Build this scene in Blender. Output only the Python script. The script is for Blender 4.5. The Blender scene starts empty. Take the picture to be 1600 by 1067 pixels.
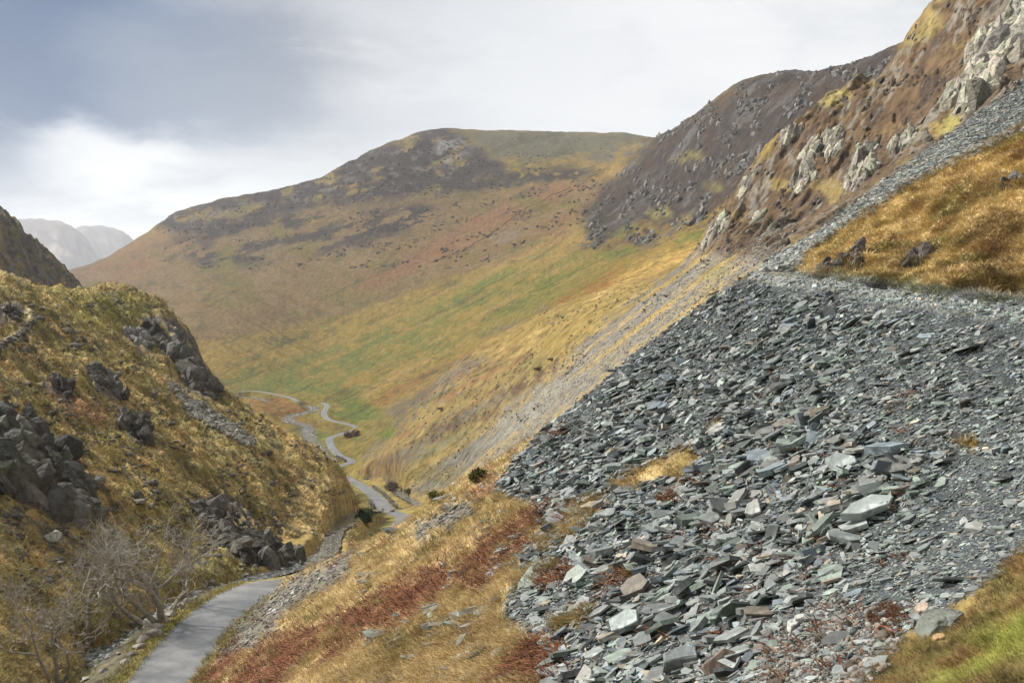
import bpy, math, random
import numpy as np, time
_t0 = time.time()
random.seed(5)
rng = np.random.default_rng(11)
R_ = math.radians
C = bpy.context.scene.collection
# ------------------------------------------------------------------ camera model (metres, camera at the origin, looking along +Y)
FPX, CX, CY, HOR = 1570.0, 800.0, 533.5, 465.0
TH = math.atan((CY - HOR) / FPX)
ST, CT = math.sin(TH), math.cos(TH)
def ray(px, py):
    cx = (np.asarray(px, float) - CX) / FPX; cy = (CY - np.asarray(py, float)) / FPX
    Yd = CT + cy * ST; Zd = cy * CT - ST
    return cx / Yd, Zd / Yd
def P(px, py, Y):
    u, e = ray(px, py); return np.array([u * Y, Y, e * Y])
def proj(x, y, z):
    d = y * CT - z * ST; d = np.where(np.abs(d) < 1e-6, 1e-6, d)
    return CX + FPX * x / d, CY - FPX * (y * ST + z * CT) / d
# ------------------------------------------------------------------ noise
_g = np.stack([np.cos(np.arange(256) * 2 * np.pi / 256), np.sin(np.arange(256) * 2 * np.pi / 256)], 1).astype(np.float32)
def pn(x, y, seed=0):
    x = np.asarray(x, np.float32); y = np.asarray(y, np.float32)
    xf = np.floor(x); yf = np.floor(y)
    ix = xf.astype(np.int64).astype(np.uint32); iy = yf.astype(np.int64).astype(np.uint32)
    fx = (x - xf).astype(np.float32); fy = (y - yf).astype(np.float32)
    def gr(ox, oy):
        h = (ix + np.uint32(ox)) * np.uint32(374761393) + (iy + np.uint32(oy)) * np.uint32(668265263) + np.uint32((seed * 974634 + 1013) & 0xffffffff)
        h = (h ^ (h >> np.uint32(13))) * np.uint32(1274126177); h = (h ^ (h >> np.uint32(16))) & np.uint32(255)
        g = _g[h]; return g[..., 0] * (fx - ox) + g[..., 1] * (fy - oy)
    sx = fx * fx * fx * (fx * (fx * 6 - 15) + 10); sy = fy * fy * fy * (fy * (fy * 6 - 15) + 10)
    a = gr(0, 0); b = gr(1, 0); c = gr(0, 1); d = gr(1, 1)
    return ((a + sx * (b - a)) * (1 - sy) + (c + sx * (d - c)) * sy) * 1.5
def fbm(x, y, o=4, seed=0, gain=.5):
    s = 0; a = 1; t = 0
    for i in range(o):
        s = s + a * pn(x, y, seed + i * 7); t += a; a *= gain; x = x * 2.03 + 5.3; y = y * 2.03 - 3.7
    return s / t
def ridged(x, y, o=4, seed=0):
    s = 0; a = 1; t = 0
    for i in range(o):
        s = s + a * (1 - np.abs(pn(x, y, seed + i * 5)) * 2); t += a; a *= .5; x = x * 2.1 + 1.7; y = y * 2.1 + 9.2
    return s / t
def sst(a, b, v):
    t = np.clip((v - a) / (b - a), 0, 1); return t * t * (3 - 2 * t)
# ------------------------------------------------------------------ region masks: outlines of ground cover (photo pixels), rasterised once
MX0, MY0, MS = -400, -300, 4
MW, MH = 600, 420
_mx, _my = np.meshgrid(MX0 + MS * np.arange(MW), MY0 + MS * np.arange(MH))
def raster(poly, soft=2):
    ins = np.zeros(_mx.shape, bool); n = len(poly)
    for i in range(n):
        x1, y1 = poly[i]; x2, y2 = poly[(i + 1) % n]
        if y1 == y2: continue
        c = (_my >= min(y1, y2)) & (_my < max(y1, y2)) & (_mx < x1 + (_my - y1) * (x2 - x1) / (y2 - y1)); ins ^= c
    m = ins.astype(np.float32)
    for _ in range(soft):
        m = (m + np.roll(m, 1, 0) + np.roll(m, -1, 0)) / 3; m = (m + np.roll(m, 1, 1) + np.roll(m, -1, 1)) / 3
    return m
def samp(m, px, py):
    fx = np.clip((px - MX0) / MS, 0, MW - 1.01); fy = np.clip((py - MY0) / MS, 0, MH - 1.01)
    ix = fx.astype(int); iy = fy.astype(int); a = fx - ix; b = fy - iy
    return (m[iy, ix] * (1 - a) + m[iy, ix + 1] * a) * (1 - b) + (m[iy + 1, ix] * (1 - a) + m[iy + 1, ix + 1] * a) * b
def sampp(poly, soft, px, py):
    p = np.array(poly, float); g = 8 + 8 * soft; out = np.zeros(px.shape, np.float32)
    k = (px > p[:, 0].min() - g) & (px < p[:, 0].max() + g) & (py > p[:, 1].min() - g) & (py < p[:, 1].max() + g)
    if k.any(): out[k] = samp(raster(poly, soft), px[k], py[k])
    return out
# ------------------------------------------------------------------ thin plate spline heightfields in (x/y, ln y)
SW = .3
def tps_fit(pts, lam=2e-5):
    p = np.array(pts, float); u, e = ray(p[:, 0], p[:, 1]); X = np.stack([u, np.log(p[:, 2]) * SW], 1)
    n = len(X); r2 = ((X[:, None] - X[None]) ** 2).sum(2)
    K = np.where(r2 > 0, r2 * np.log(np.maximum(r2, 1e-12)), 0) + lam * np.eye(n)
    Q = np.hstack([np.ones((n, 1)), X]); A = np.block([[K, Q], [Q.T, np.zeros((3, 3))]])
    return X, np.linalg.solve(A, np.concatenate([e, np.zeros(3)]))
def tps_eval(fit, u, w):
    X, s = fit; out = s[-3] + s[-2] * u + s[-1] * (w * SW); n = len(X)
    for i in range(n):
        r2 = (u - X[i, 0]) ** 2 + (w * SW - X[i, 1]) ** 2
        out = out + s[i] * r2 * np.log(np.maximum(r2, 1e-12))
    return out
def cubic(nf, nc):
    t = np.linspace(0, nc - 1, nf); i = np.clip(t.astype(int), 0, nc - 2); f = t - i; M = np.zeros((nf, nc)); r = np.arange(nf)
    for k, wt in ((-1, -.5 * f + f * f - .5 * f ** 3), (0, 1 - 2.5 * f * f + 1.5 * f ** 3), (1, .5 * f + 2 * f * f - 1.5 * f ** 3), (2, -.5 * f * f + .5 * f ** 3)): np.add.at(M, (r, np.clip(i + k, 0, nc - 1)), wt)
    return M
class Layer:
    def __init__(s, pts, us, Ys):
        s.us = us; s.ws = np.log(Ys); s.U, s.W = np.meshgrid(us, s.ws)
        s.Y = np.exp(s.W); s.X = s.U * s.Y
        fit = tps_fit(pts); cu = np.linspace(0, len(us) - 1, len(us) // 4); cw = np.linspace(0, len(s.ws) - 1, len(s.ws) // 3)
        ec = tps_eval(fit, *np.meshgrid(np.interp(cu, np.arange(len(us)), us), np.interp(cw, np.arange(len(s.ws)), s.ws)))
        s.Z = cubic(len(s.ws), len(cw)) @ ec @ cubic(len(us), len(cu)).T * s.Y
    def carve(s, line, half, blend, drop=0.0, amount=1.0):
        """bend the ground to a polyline (n,3): flat to `half`, easing out over `blend` metres"""
        best = np.full(s.Z.shape, 1e9); zt = np.zeros(s.Z.shape); rr = half + blend
        for a, b in zip(line[:-1], line[1:]):
            lo = np.minimum(a, b) - rr; hi = np.maximum(a, b) + rr
            ylo = max(lo[1], .5); yhi = max(hi[1], .6)
            j0 = np.searchsorted(s.ws, math.log(ylo)); j1 = np.searchsorted(s.ws, math.log(yhi))
            uu = [lo[0] / ylo, lo[0] / yhi, hi[0] / ylo, hi[0] / yhi]
            i0 = np.searchsorted(s.us, min(uu)); i1 = np.searchsorted(s.us, max(uu))
            if j1 <= j0 or i1 <= i0: continue
            sl = (slice(j0, j1), slice(i0, i1)); x = s.X[sl]; y = s.Y[sl]
            d = b - a; L2 = d[0] ** 2 + d[1] ** 2 + 1e-9
            t = np.clip(((x - a[0]) * d[0] + (y - a[1]) * d[1]) / L2, 0, 1)
            q = np.hypot(x - a[0] - t * d[0], y - a[1] - t * d[1]); bs = best[sl]; m = q < bs
            bs[m] = q[m]; zz = zt[sl]; zz[m] = (a[2] + t * d[2])[m]
        k = (1 - sst(half, rr, best)) * amount
        s.Z = s.Z * (1 - k) + (zt - drop) * k
        return best
    def finish(s):
        s.px, s.py = proj(s.X, s.Y, s.Z)
        s.E = s.Z / s.Y; s.M = np.maximum.accumulate(s.E, 0)
        gx = np.gradient(s.Z, axis=1) / np.gradient(s.X, axis=1)
        s.gx = gx; dzw = np.gradient(s.Z, axis=0) / np.gradient(s.W, axis=0)
        s.gy = (dzw - gx * s.X) / s.Y            # along x = u*y the row step also moves x
        s.slope = np.hypot(s.gx, s.gy)
    def _ix(s, x, y):
        u = x / y; w = np.log(y)
        fi = np.clip((u - s.us[0]) / (s.us[-1] - s.us[0]) * (len(s.us) - 1), 0, len(s.us) - 1.01)
        fj = np.clip(np.interp(w, s.ws, np.arange(len(s.ws))), 0, len(s.ws) - 1.01); return fi, fj
    def get(s, arr, x, y):
        fi, fj = s._ix(np.asarray(x, float), np.asarray(y, float)); i = fi.astype(int); j = fj.astype(int); a = fi - i; b = fj - j
        return (arr[j, i] * (1 - a) + arr[j, i + 1] * a) * (1 - b) + (arr[j + 1, i] * (1 - a) + arr[j + 1, i + 1] * a) * b
    def z(s, x, y): return s.get(s.Z, x, y)
    def hit(s, px, py):
        """first ground point met by the sight line through a photo pixel -> x, y, z, ok"""
        px = np.atleast_1d(np.asarray(px, float)); py = np.atleast_1d(np.asarray(py, float)); u, e = ray(px, py)
        i = np.clip(np.round((u - s.us[0]) / (s.us[-1] - s.us[0]) * (len(s.us) - 1)).astype(int), 0, len(s.us) - 1)
        Yo = np.zeros(len(px)); ok = np.zeros(len(px), bool); Zo = np.zeros(len(px))
        order = np.argsort(i, kind='stable')
        for a in np.split(order, np.flatnonzero(np.diff(i[order])) + 1):
            col = s.M[:, i[a[0]]]; k = np.searchsorted(col, e[a]); g = (k > 0) & (k < len(col)); kk = np.clip(k, 1, len(col) - 1)
            e0 = s.E[kk - 1, i[a[0]]]; e1 = s.E[kk, i[a[0]]]; t = np.clip((e[a] - e0) / np.where(np.abs(e1 - e0) < 1e-9, 1e-9, e1 - e0), 0, 1)
            w = s.ws[kk - 1] * (1 - t) + s.ws[kk] * t; Yo[a] = np.exp(w); ok[a] = g
        return u * Yo, Yo, s.z(u * Yo, np.maximum(Yo, .1)), ok
def catmull(pts, n=8):
    p = [2 * pts[0] - pts[1]] + list(pts) + [2 * pts[-1] - pts[-2]]; out = []
    for i in range(1, len(p) - 2):
        for k in range(n):
            t = k / n; a, b, c, d = p[i - 1], p[i], p[i + 1], p[i + 2]
            out.append(.5 * (2 * b + (c - a) * t + (2 * a - 5 * b + 4 * c - d) * t * t + (3 * b - a - 3 * c + d) * t ** 3))
    out.append(p[-2]); return np.array(out)
# ------------------------------------------------------------------ control points: (photo x, photo y, distance)
def tip(px, py):                                        # plane of the slate tip and the slope below the track
    u, e = ray(px, py); return (px, py, float(8.38 / (.66 * u - e)))
G_PTS = [(1600,1067,5),(1600,950,8),(1600,857,12.5),(1480,990,9.5),(1345,1067,9),(1700,1000,5.5),(1700,700,12),(1450,1200,4.5),(1900,1067,3.5),(800,1400,4.5),(400,1400,9),(1250,1000,14),(1200,1067,12.5),
 (1600,492,25),(1500,478,28),(1400,463,33),(1300,445,41),(1230,433,48),(1175,429,54),(1600,468,27.5),(1400,448,36.5),(1262,428,53),(1720,480,22),(1720,460,25)]
G_PTS += [tip(*p) for p in [(1400,700),(1500,600),(1250,650),(1000,800),(1200,850),(1400,850),(1550,790),(900,950),(700,950),(500,1000),(330,1045),(500,1067),(750,1067),(1100,550),(1300,540),(1100,1000),
 (1000,545),(1090,480),(870,655),(840,678),(800,704),(750,734),(700,768),(666,800),(640,828),(612,842),(560,861),(500,882),(450,905),(400,960),(800,870),(600,900)]]
# beyond the crest of that slope: the road valley, then the far side of the gully
G_PTS += [(600,880,85),(640,866,90),(700,820,80),(800,755,75),(870,705,85),(1000,590,90),(1090,510,85),(1170,440,72),
 (1000,522,150),(1090,455,120),(900,565,210),(800,640,260),(700,722,292),(655,768,285),(720,745,215),(800,690,170),(1165,424,95),(1090,425,180),(1000,440,290),(900,490,290),(850,525,300),(700,622,330),(620,700,350),(600,690,420)]
ROAD = [P(*p) for p in [(215,1110,54),(250,1067,60),(285,1015,68),(330,965,76),(380,928,84),(430,909,93),(500,898,113),(592,869,142),(614,846,178),(626,820,212),(633,808,230),(615,801,246),(601,793,263),(586,775,300),(566,760,340),(545,748,385),(522,738,420),
 (517,732,440),(536,726,460),(549,720,482),(530,711,503),(518,698,535),(515,685,570),(529,679,592),(557,669,622),(541,662,646),(513,655,670),(506,645,715),(511,634,770),(505,629,800)]]
G_PTS += [(250,1067,60),(330,965,76),(430,909,93),(592,869,142),(549,848,140),(560,848,150),(614,846,178),(626,820,212),(601,793,263),(566,760,340),(549,720,482),(515,685,570),(541,662,646),(511,634,770),
 (150,1150,60),(0,1150,80),(150,1000,110),(300,900,130),(-100,1000,120),(0,800,200),(200,800,220),(400,780,240),(100,700,400),(300,700,400)]
G_PTS += [(700,580,480),(800,530,520),(900,450,600),(1000,400,600),(1050,380,620),(600,600,800),(700,540,900),(500,600,950),(450,600,1000),(370,603,1000),(250,603,1000),(100,600,1000),(-150,600,1000),(470,622,820),(400,616,860),
 (600,540,1150),(500,530,1300),(400,560,1150),(300,560,1150),(800,450,1000),(700,450,1300),(600,450,1450),(500,450,1550),(400,470,1500),(300,480,1500),(150,490,1600),(-100,500,1600),
 (900,380,1050),(950,300,1300),(800,350,1500),(700,330,1750),(600,350,1750),(500,380,1800),(400,400,1850),(300,400,2000),(200,440,2000),
 (60,436,2550),(110,424,2500),(160,405,2500),(200,384,2520),(250,350,2500),(275,333,2500),(330,318,2450),(400,302,2400),(490,283,2350),(540,258,2300),(600,232,2300),(650,214,2300),(700,205,2350),(800,204,2600),(900,206,2700),(980,208,2700),(1030,217,2600),(1120,225,2600),
 (680,260,2100),(780,275,1950),(850,300,1650),(900,250,2100),(940,265,1800),(1010,240,2000),
 (700,250,3000),(900,250,3500),(500,350,3000),(300,400,3100),(150,440,3100),(800,260,3600),(0,470,3200),(1100,280,3400),(1500,250,3000),(-200,470,2600),
 (1030,216,1500),(1080,185,1350),(1130,150,1200),(1180,130,1100),(1220,129,1050),(1310,110,900),(1395,78,800),(1500,20,750),(1620,-40,700),(1000,300,1150),(1100,280,950),(1200,200,850),(1100,350,700),
 (1100,230,1900),(1180,180,1600),(1395,130,1200),(1620,60,1100),
 (1092,385,262),(1106,350,270),(1150,300,275),(1185,250,280),(1250,185,285),(1290,150,280),(1330,130,270),(1400,90,255),(1420,50,250),(1470,0,240),(1530,-60,230),(1640,-160,220),(1760,-200,210),
 (1130,410,330),(1150,370,350),(1250,270,360),(1400,190,350),(1500,110,340),(1650,30,340),(1200,350,190),(1300,250,205),(1400,180,200),(1500,95,190),(1590,20,180),(1700,-40,180),
 (1600,125,150),(1500,200,135),(1400,270,125),(1300,350,105),(1230,402,84),(1720,60,150),(1600,208,105),(1430,290,92),(1290,385,74),
 (1600,195,66),(1500,245,66),(1400,300,66),(1300,365,65),(1262,396,62),(1720,130,66),(1500,350,47),(1600,330,45),(1400,392,48),(1600,230,80),(1440,320,80)]
def lp(px, py):                                         # plane of the left fell
    u, e = ray(px, py); return (px, py, float(32.9 / (-.65 * u - .157 - e)))
L_PTS = [lp(*p) for p in [(0,1067),(0,900),(0,800),(0,650),(0,550),(-120,1000),(-120,800),(-120,600),(150,900),(150,815),(150,700),(150,600),(300,880),(300,800),(300,700),(300,610),(400,870),(400,750),(480,850),(480,780),
 (0,470),(100,500),(220,530),(120,1010),(330,594),(400,650),(450,681),(500,715),(535,742)]]
L_PTS += [(0,432,215),(45,446,250),(100,454,270),(150,452,310),(215,461,345),(240,478,350),(262,492,345),(292,520,325),(312,555,300),(-120,400,190),(-120,440,260)]
L_PTS += [(100,500,330),(200,520,420),(300,590,390),(330,640,360),(400,700,330),(500,765,330),(540,800,320),(0,470,300),(560,810,260),(575,840,190),(540,862,150),(470,900,115),(330,985,80),(236,990,76),(175,1058,66),(560,900,150),(400,1000,80),(0,520,420),(-120,500,380)]
STREAM = [P(*p) for p in [(110,1110,57),(150,1067,62.6),(175,1045,66),(172,1013,71),(200,1005,72.5),(236,978,77),(262,955,82),(310,928,92),(380,905,104),(470,880,122),(512,858,140),(520,838,160),(530,822,182),(545,811,205),(562,800,228),(585,797,250),(640,793,262),(655,787,270),(638,778,285),(622,768,305),(606,752,340),(575,745,375)]]
BECK = [P(*p) for p in [(500,745,415),(508,722,460),(498,702,520),(486,690,560),(482,676,610),(478,664,650),(452,657,690),(455,649,730),(485,643,745),(492,638,770),(478,634,790),(440,640,800),(400,622,850),(375,621,880)]]
PATH2 = [P(*p) for p in [(372,612,885),(400,611,890),(430,616,860),(452,621,835),(466,627,800)]]
road = catmull(ROAD, 8); stream = catmull(STREAM, 6); beck = catmull(BECK, 6); lane = catmull(PATH2, 6)
def seg(a, b, n): return np.linspace(math.log(a), math.log(b), n, endpoint=False)
gY = np.exp(np.concatenate([seg(2.2,12,100), seg(12,70,280), seg(70,300,430), seg(300,3000,660), seg(3000,4600,30)]))
G = Layer(G_PTS, np.linspace(-.60,.62,920), gY)
L = Layer(L_PTS, np.linspace(-.66,-.13,640), np.exp(np.concatenate([seg(40,430,820)])))
PX, PY = proj(G.X, G.Y, G.Z)
# relief: ribs and gullies down the fall line, lumps, crag faces
CRAG = raster([(1090,388),(1100,345),(1185,245),(1290,145),(1400,80),(1470,-10),(1700,-60),(1640,110),(1500,205),(1380,285),(1270,372),(1180,400),(1130,395)], 3)
MDARK = raster([(930,300),(1030,205),(1180,115),(1400,60),(1420,110),(1290,200),(1185,300),(1100,352),(1000,390),(900,395)], 6)
FDARK = raster([(230,352),(270,325),(400,290),(540,245),(700,192),(762,235),(800,268),(700,302),(560,320),(450,335),(360,372),(300,372)], 2)
TIP = raster([(1178,422),(1120,460),(1000,540),(868,648),(805,718),(770,765),(800,775),(860,800),(820,870),(780,960),(860,1010),(850,1090),(1330,1090),(1420,985),(1540,915),(1610,850),(1720,800),(1720,512),(1600,497),(1400,470),(1260,444),(1190,433)], 1)
HUMP = raster([(1248,428),(1262,395),(1400,298),(1600,192),(1760,120),(1760,490),(1600,475),(1400,450)], 1)
USCREE = raster([(1165,440),(1255,430),(1258,396),(1290,378),(1430,288),(1600,205),(1760,130),(1760,20),(1600,122),(1500,198),(1380,282),(1270,366),(1200,404)], 1)
KNOLL = raster([(1320,1090),(1350,1040),(1420,1000),(1515,965),(1550,905),(1600,852),(1720,800),(1720,1090)], 1)
cm = samp(CRAG, PX, PY) * (G.Y > 90) * (G.Y < 420)
mm = samp(MDARK, PX, PY) * (G.Y > 450)
fm = samp(FDARK, PX, PY) * (G.Y > 900)
hm = samp(HUMP, PX, PY) * (G.Y < 90)
w_, u_ = G.W, G.U
sF = (G.X * .75 - G.Y * .66); zF = G.Z.copy(); G.sF = sF; G.zF = zF
e0 = G.Z / G.Y; p0 = e0 - .50 * u_ + .03 * w_; rib = fbm(p0 * 22, u_ * 2.6, 4, 3)
sm = sst(95, 180, G.Y)
st0 = sst(.15, .5, np.abs(np.gradient(G.Z, axis=1) / np.gradient(G.X, axis=1)))
G.Z += st0 * G.Y * ((.010 - .007 * sst(420, 700, G.Y)) * rib * sm + .0030 * fbm(p0 * 70, u_ * 7, 4, 4) * sst(150, 320, G.Y))
G.Z += G.Y * .0016 * sst(180, 400, G.Y) * fbm((.05 * w_ + 1.15 * e0) * 70, u_ * 50, 4, 8)
mtn = sst(500, 900, G.Y)
plat = samp(raster([(640,190),(1060,190),(1060,225),(930,245),(830,256),(760,250),(700,225),(640,230)], 4), PX, PY) * (G.Y > 1500)
G.Z += G.Y * mtn * (1 - .85 * plat) * .0045 * (ridged(w_ * 14 + u_ * 22, u_ * 7, 5, 9) - .5) * (1 + .5 * mm + .6 * fm)
G.Z += cm * G.Y * (.016 * (ridged(sF / 14, zF / 22, 5, 21) - .45) + .006 * (ridged(sF / 4, zF / 7, 4, 23) - .4))
G.Z += mm * G.Y * (.0042 * (ridged(sF / 46, zF / 70, 6, 25) - .5))
G.Z += hm * (1.2 * fbm(G.X / 6, G.Y / 6, 4, 31) + .75 * (ridged(G.X / 2.6, G.Y / 2.6, 4, 33) - .5))
near = 1 - sst(55, 110, G.Y)
G.Z += near * (1 - hm) * (.24 * fbm(G.X / 3.2, G.Y / 3.2, 4, 41)) * sst(6, 16, G.Y) * (1 - .6 * sst(40, 60, G.Y)) + near * .09 * fbm(G.X / .6, G.Y / .6, 3, 43) + samp(KNOLL, PX, PY) * (1 - sst(14, 17, G.Y)) * (.24 * fbm(G.X / .8, G.Y / .8, 3, 44))
G.Z += (1 - near) * (1 - sst(300, 700, G.Y)) * (.8 * fbm(G.X / 6, G.Y / 9, 4, 45))
mx, my = proj(L.X, L.Y, L.Z)
LCRAGS = [[(-60,640),(0,645),(30,655),(70,690),(110,730),(155,810),(120,818),(60,790),(0,765),(-60,760)],
 [(222,490),(255,486),(285,505),(308,535),(318,570),(335,605),(318,600),(290,575),(255,545),(228,520)],
 [(192,522),(222,520),(240,540),(238,556),(212,545)],
 [(322,775),(350,765),(385,785),(408,815),(425,852),(475,875),(470,890),(410,892),(360,868),(325,840),(312,800)],
 [(140,580),(170,590),(195,622),(180,628),(150,612)],[(195,640),(232,655),(236,690),(212,690),(190,665)],
 [(-20,480),(20,470),(40,480),(30,500),(-20,510)],[(285,575),(325,600),(338,628),(310,622),(285,600)],[(60,590),(105,600),(110,625),(65,610)]]
LC = np.clip(sum(raster(p, 1) for p in LCRAGS), 0, 1)
lc = samp(LC, mx, my)
L.Z += 1.6 * fbm(L.X / 14, L.Y / 22, 4, 51) * sst(60, 120, L.Y) + .35 * fbm(L.X / 2.6, L.Y / 2.6, 4, 53)
L.Z += sst(60, 130, L.Y) * L.Y * (.015 * (ridged(L.W * 16 + L.U * 20, L.U * 14, 5, 55) - .5) + .004 * fbm(L.W * 60, L.U * 50, 3, 56))
L.Z += lc * L.Y * .010 * (ridged(L.W * 34 + L.U * 40, L.U * 30, 4, 57) - .35)
for lay, dd in ((G, 0.), (L, .08)):
    lay.dstream = lay.carve(stream, 1.2, 1.8, .5 + dd)
    lay.dbeck = lay.carve(beck, 4.0, 9, .5 + dd)
    lay.droad = np.minimum(lay.carve(road, 2.7, 4.5, .06 + dd), lay.carve(lane, 2.5, 6, .06 + dd))
    lay.finish()
# ------------------------------------------------------------------ materials
def nmat(name):
    m = bpy.data.materials.new(name); m.use_nodes = True; nt = m.node_tree
    return m, nt, nt.nodes['Principled BSDF']
def N(nt, t, **k):
    n = nt.nodes.new(t)
    for a, b in k.items(): setattr(n, a, b)
    return n
def attr_mat(name, rough=.9, spec=.2, nscale=6., amt=.35, bump=.3, bscale=14., bdist=.1, spk=0, spd=.5):
    """colour from the mesh's own cover colour, broken up by noise in object space"""
    m, nt, b = nmat(name); a = N(nt, 'ShaderNodeAttribute', attribute_name='Col'); tc = N(nt, 'ShaderNodeTexCoord')
    n1 = N(nt, 'ShaderNodeTexNoise'); n1.inputs['Scale'].default_value = nscale; n1.inputs['Detail'].default_value = 6; n1.inputs['Roughness'].default_value = .65
    nt.links.new(tc.outputs['Object'], n1.inputs['Vector'])
    mr = N(nt, 'ShaderNodeMapRange'); mr.inputs[1].default_value = .3; mr.inputs[2].default_value = .7; mr.inputs[3].default_value = 1 - amt; mr.inputs[4].default_value = 1 + amt
    nt.links.new(n1.outputs['Fac'], mr.inputs[0])
    mx = N(nt, 'ShaderNodeVectorMath', operation='SCALE'); nt.links.new(a.outputs['Color'], mx.inputs[0]); nt.links.new(mr.outputs[0], mx.inputs['Scale'])
    last = mx.outputs[0]
    if spk:
        n3 = N(nt, 'ShaderNodeTexNoise'); n3.inputs['Scale'].default_value = spk; n3.inputs['Detail'].default_value = 5; n3.inputs['Roughness'].default_value = .7; nt.links.new(tc.outputs['Object'], n3.inputs['Vector'])
        m3 = N(nt, 'ShaderNodeMapRange'); m3.inputs[1].default_value = .53; m3.inputs[2].default_value = .63; m3.inputs[3].default_value = 1; m3.inputs[4].default_value = spd; nt.links.new(n3.outputs['Fac'], m3.inputs[0])
        x3 = N(nt, 'ShaderNodeVectorMath', operation='SCALE'); nt.links.new(last, x3.inputs[0]); nt.links.new(m3.outputs[0], x3.inputs['Scale']); last = x3.outputs[0]
    nt.links.new(last, b.inputs['Base Color']); b.inputs['Roughness'].default_value = rough; b.inputs['Specular IOR Level'].default_value = spec
    if bump:
        n2 = N(nt, 'ShaderNodeTexNoise'); n2.inputs['Scale'].default_value = bscale; n2.inputs['Detail'].default_value = 5
        nt.links.new(tc.outputs['Object'], n2.inputs['Vector']); bp = N(nt, 'ShaderNodeBump'); bp.inputs['Strength'].default_value = bump; bp.inputs['Distance'].default_value = bdist
        nt.links.new(n2.outputs['Fac'], bp.inputs['Height']); nt.links.new(bp.outputs[0], b.inputs['Normal'])
    return m
M_ground = attr_mat('ground_cover', .95, .1, .9, .34, .6, 2.2, .35, 1.1, .5)
M_far = attr_mat('far_cover', 1, .05, .16, .34, .6, .22, 2.6, .3, .55)
M_slate = attr_mat('slate', .55, .4, 4., .34, .45, 9., .03, 2.6, 1.45)
M_rock = attr_mat('rock', .9, .2, 1.4, .45, .9, 2.2, .35, 1.6, .5)
M_grass = attr_mat('grass_blades', .8, .15, .8, .25, 0)
M_bark = attr_mat('bark', .95, .1, 3., .35, .5, 12., .03)
# ------------------------------------------------------------------ mesh helpers
def mesh_np(name, V, Fs, mat, col=None, smooth=False, parent=None, link=True):
    """V (n,3); Fs list of index arrays (m,k); col (n,3) cover colour"""
    me = bpy.data.meshes.new(name); V = np.ascontiguousarray(V, np.float32)
    me.vertices.add(len(V)); me.vertices.foreach_set('co', V.ravel())
    if not isinstance(Fs, list): Fs = [Fs]
    li = np.concatenate([f.ravel() for f in Fs]).astype(np.int32); ct = np.concatenate([np.full(len(f), f.shape[1]) for f in Fs]).astype(np.int32)
    me.loops.add(len(li)); me.loops.foreach_set('vertex_index', li); me.polygons.add(len(ct))
    st = np.concatenate([[0], np.cumsum(ct)[:-1]]).astype(np.int32); me.polygons.foreach_set('loop_start', st); me.polygons.foreach_set('loop_total', ct)
    me.polygons.foreach_set('use_smooth', np.full(len(ct), smooth))
    if col is not None:
        a = me.color_attributes.new('Col', 'FLOAT_COLOR', 'POINT'); c4 = np.ones((len(V), 4), np.float32); c4[:, :3] = col; a.data.foreach_set('color', c4.ravel())
    me.update(); me.validate(); me.materials.append(mat)
    o = bpy.data.objects.new(name, me)
    if link: C.objects.link(o)
    if parent: o.parent = parent
    return o
def tag(o, label=None, cat=None, group=None, kind=None):
    if label and not kind: kind = 'thing'
    if label: o['label'] = label
    if cat: o['category'] = cat
    if group: o['group'] = group
    if kind: o['kind'] = kind
    return o
def empty(name, loc, label, cat, group=None):
    o = bpy.data.objects.new(name, None); C.objects.link(o); o.location = [float(v) for v in loc]; return tag(o, label, cat, group)
def grid_obj(name, X, Y, Z, mat, col, kind='structure', smooth=True):
    h, w = X.shape; idx = np.arange(h * w).reshape(h, w)
    q = np.stack([idx[:-1, :-1], idx[:-1, 1:], idx[1:, 1:], idx[1:, :-1]], -1).reshape(-1, 4)
    o = mesh_np(name, np.stack([X, Y, Z], -1).reshape(-1, 3), q, mat, col.reshape(-1, 3), smooth); tag(o, kind=kind); return o
def mix(c, k, new): return c * (1 - k[..., None]) + np.asarray(new, float) * k[..., None]
GOLD = (.36,.235,.075); STRAW = (.44,.315,.13); OCHRE = (.25,.175,.045); OLIVE = (.15,.125,.032); GREEN = (.115,.145,.035); LIME = (.17,.19,.03); RUST = (.165,.06,.027); ORANGE = (.235,.125,.045)
TAN = (.175,.115,.058); HEATH = (.044,.034,.034); BROWN = (.13,.07,.038); PALE = (.32,.295,.245); GREY = (.19,.175,.15); DARK = (.075,.068,.06); SLATE = (.10,.118,.122)

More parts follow.
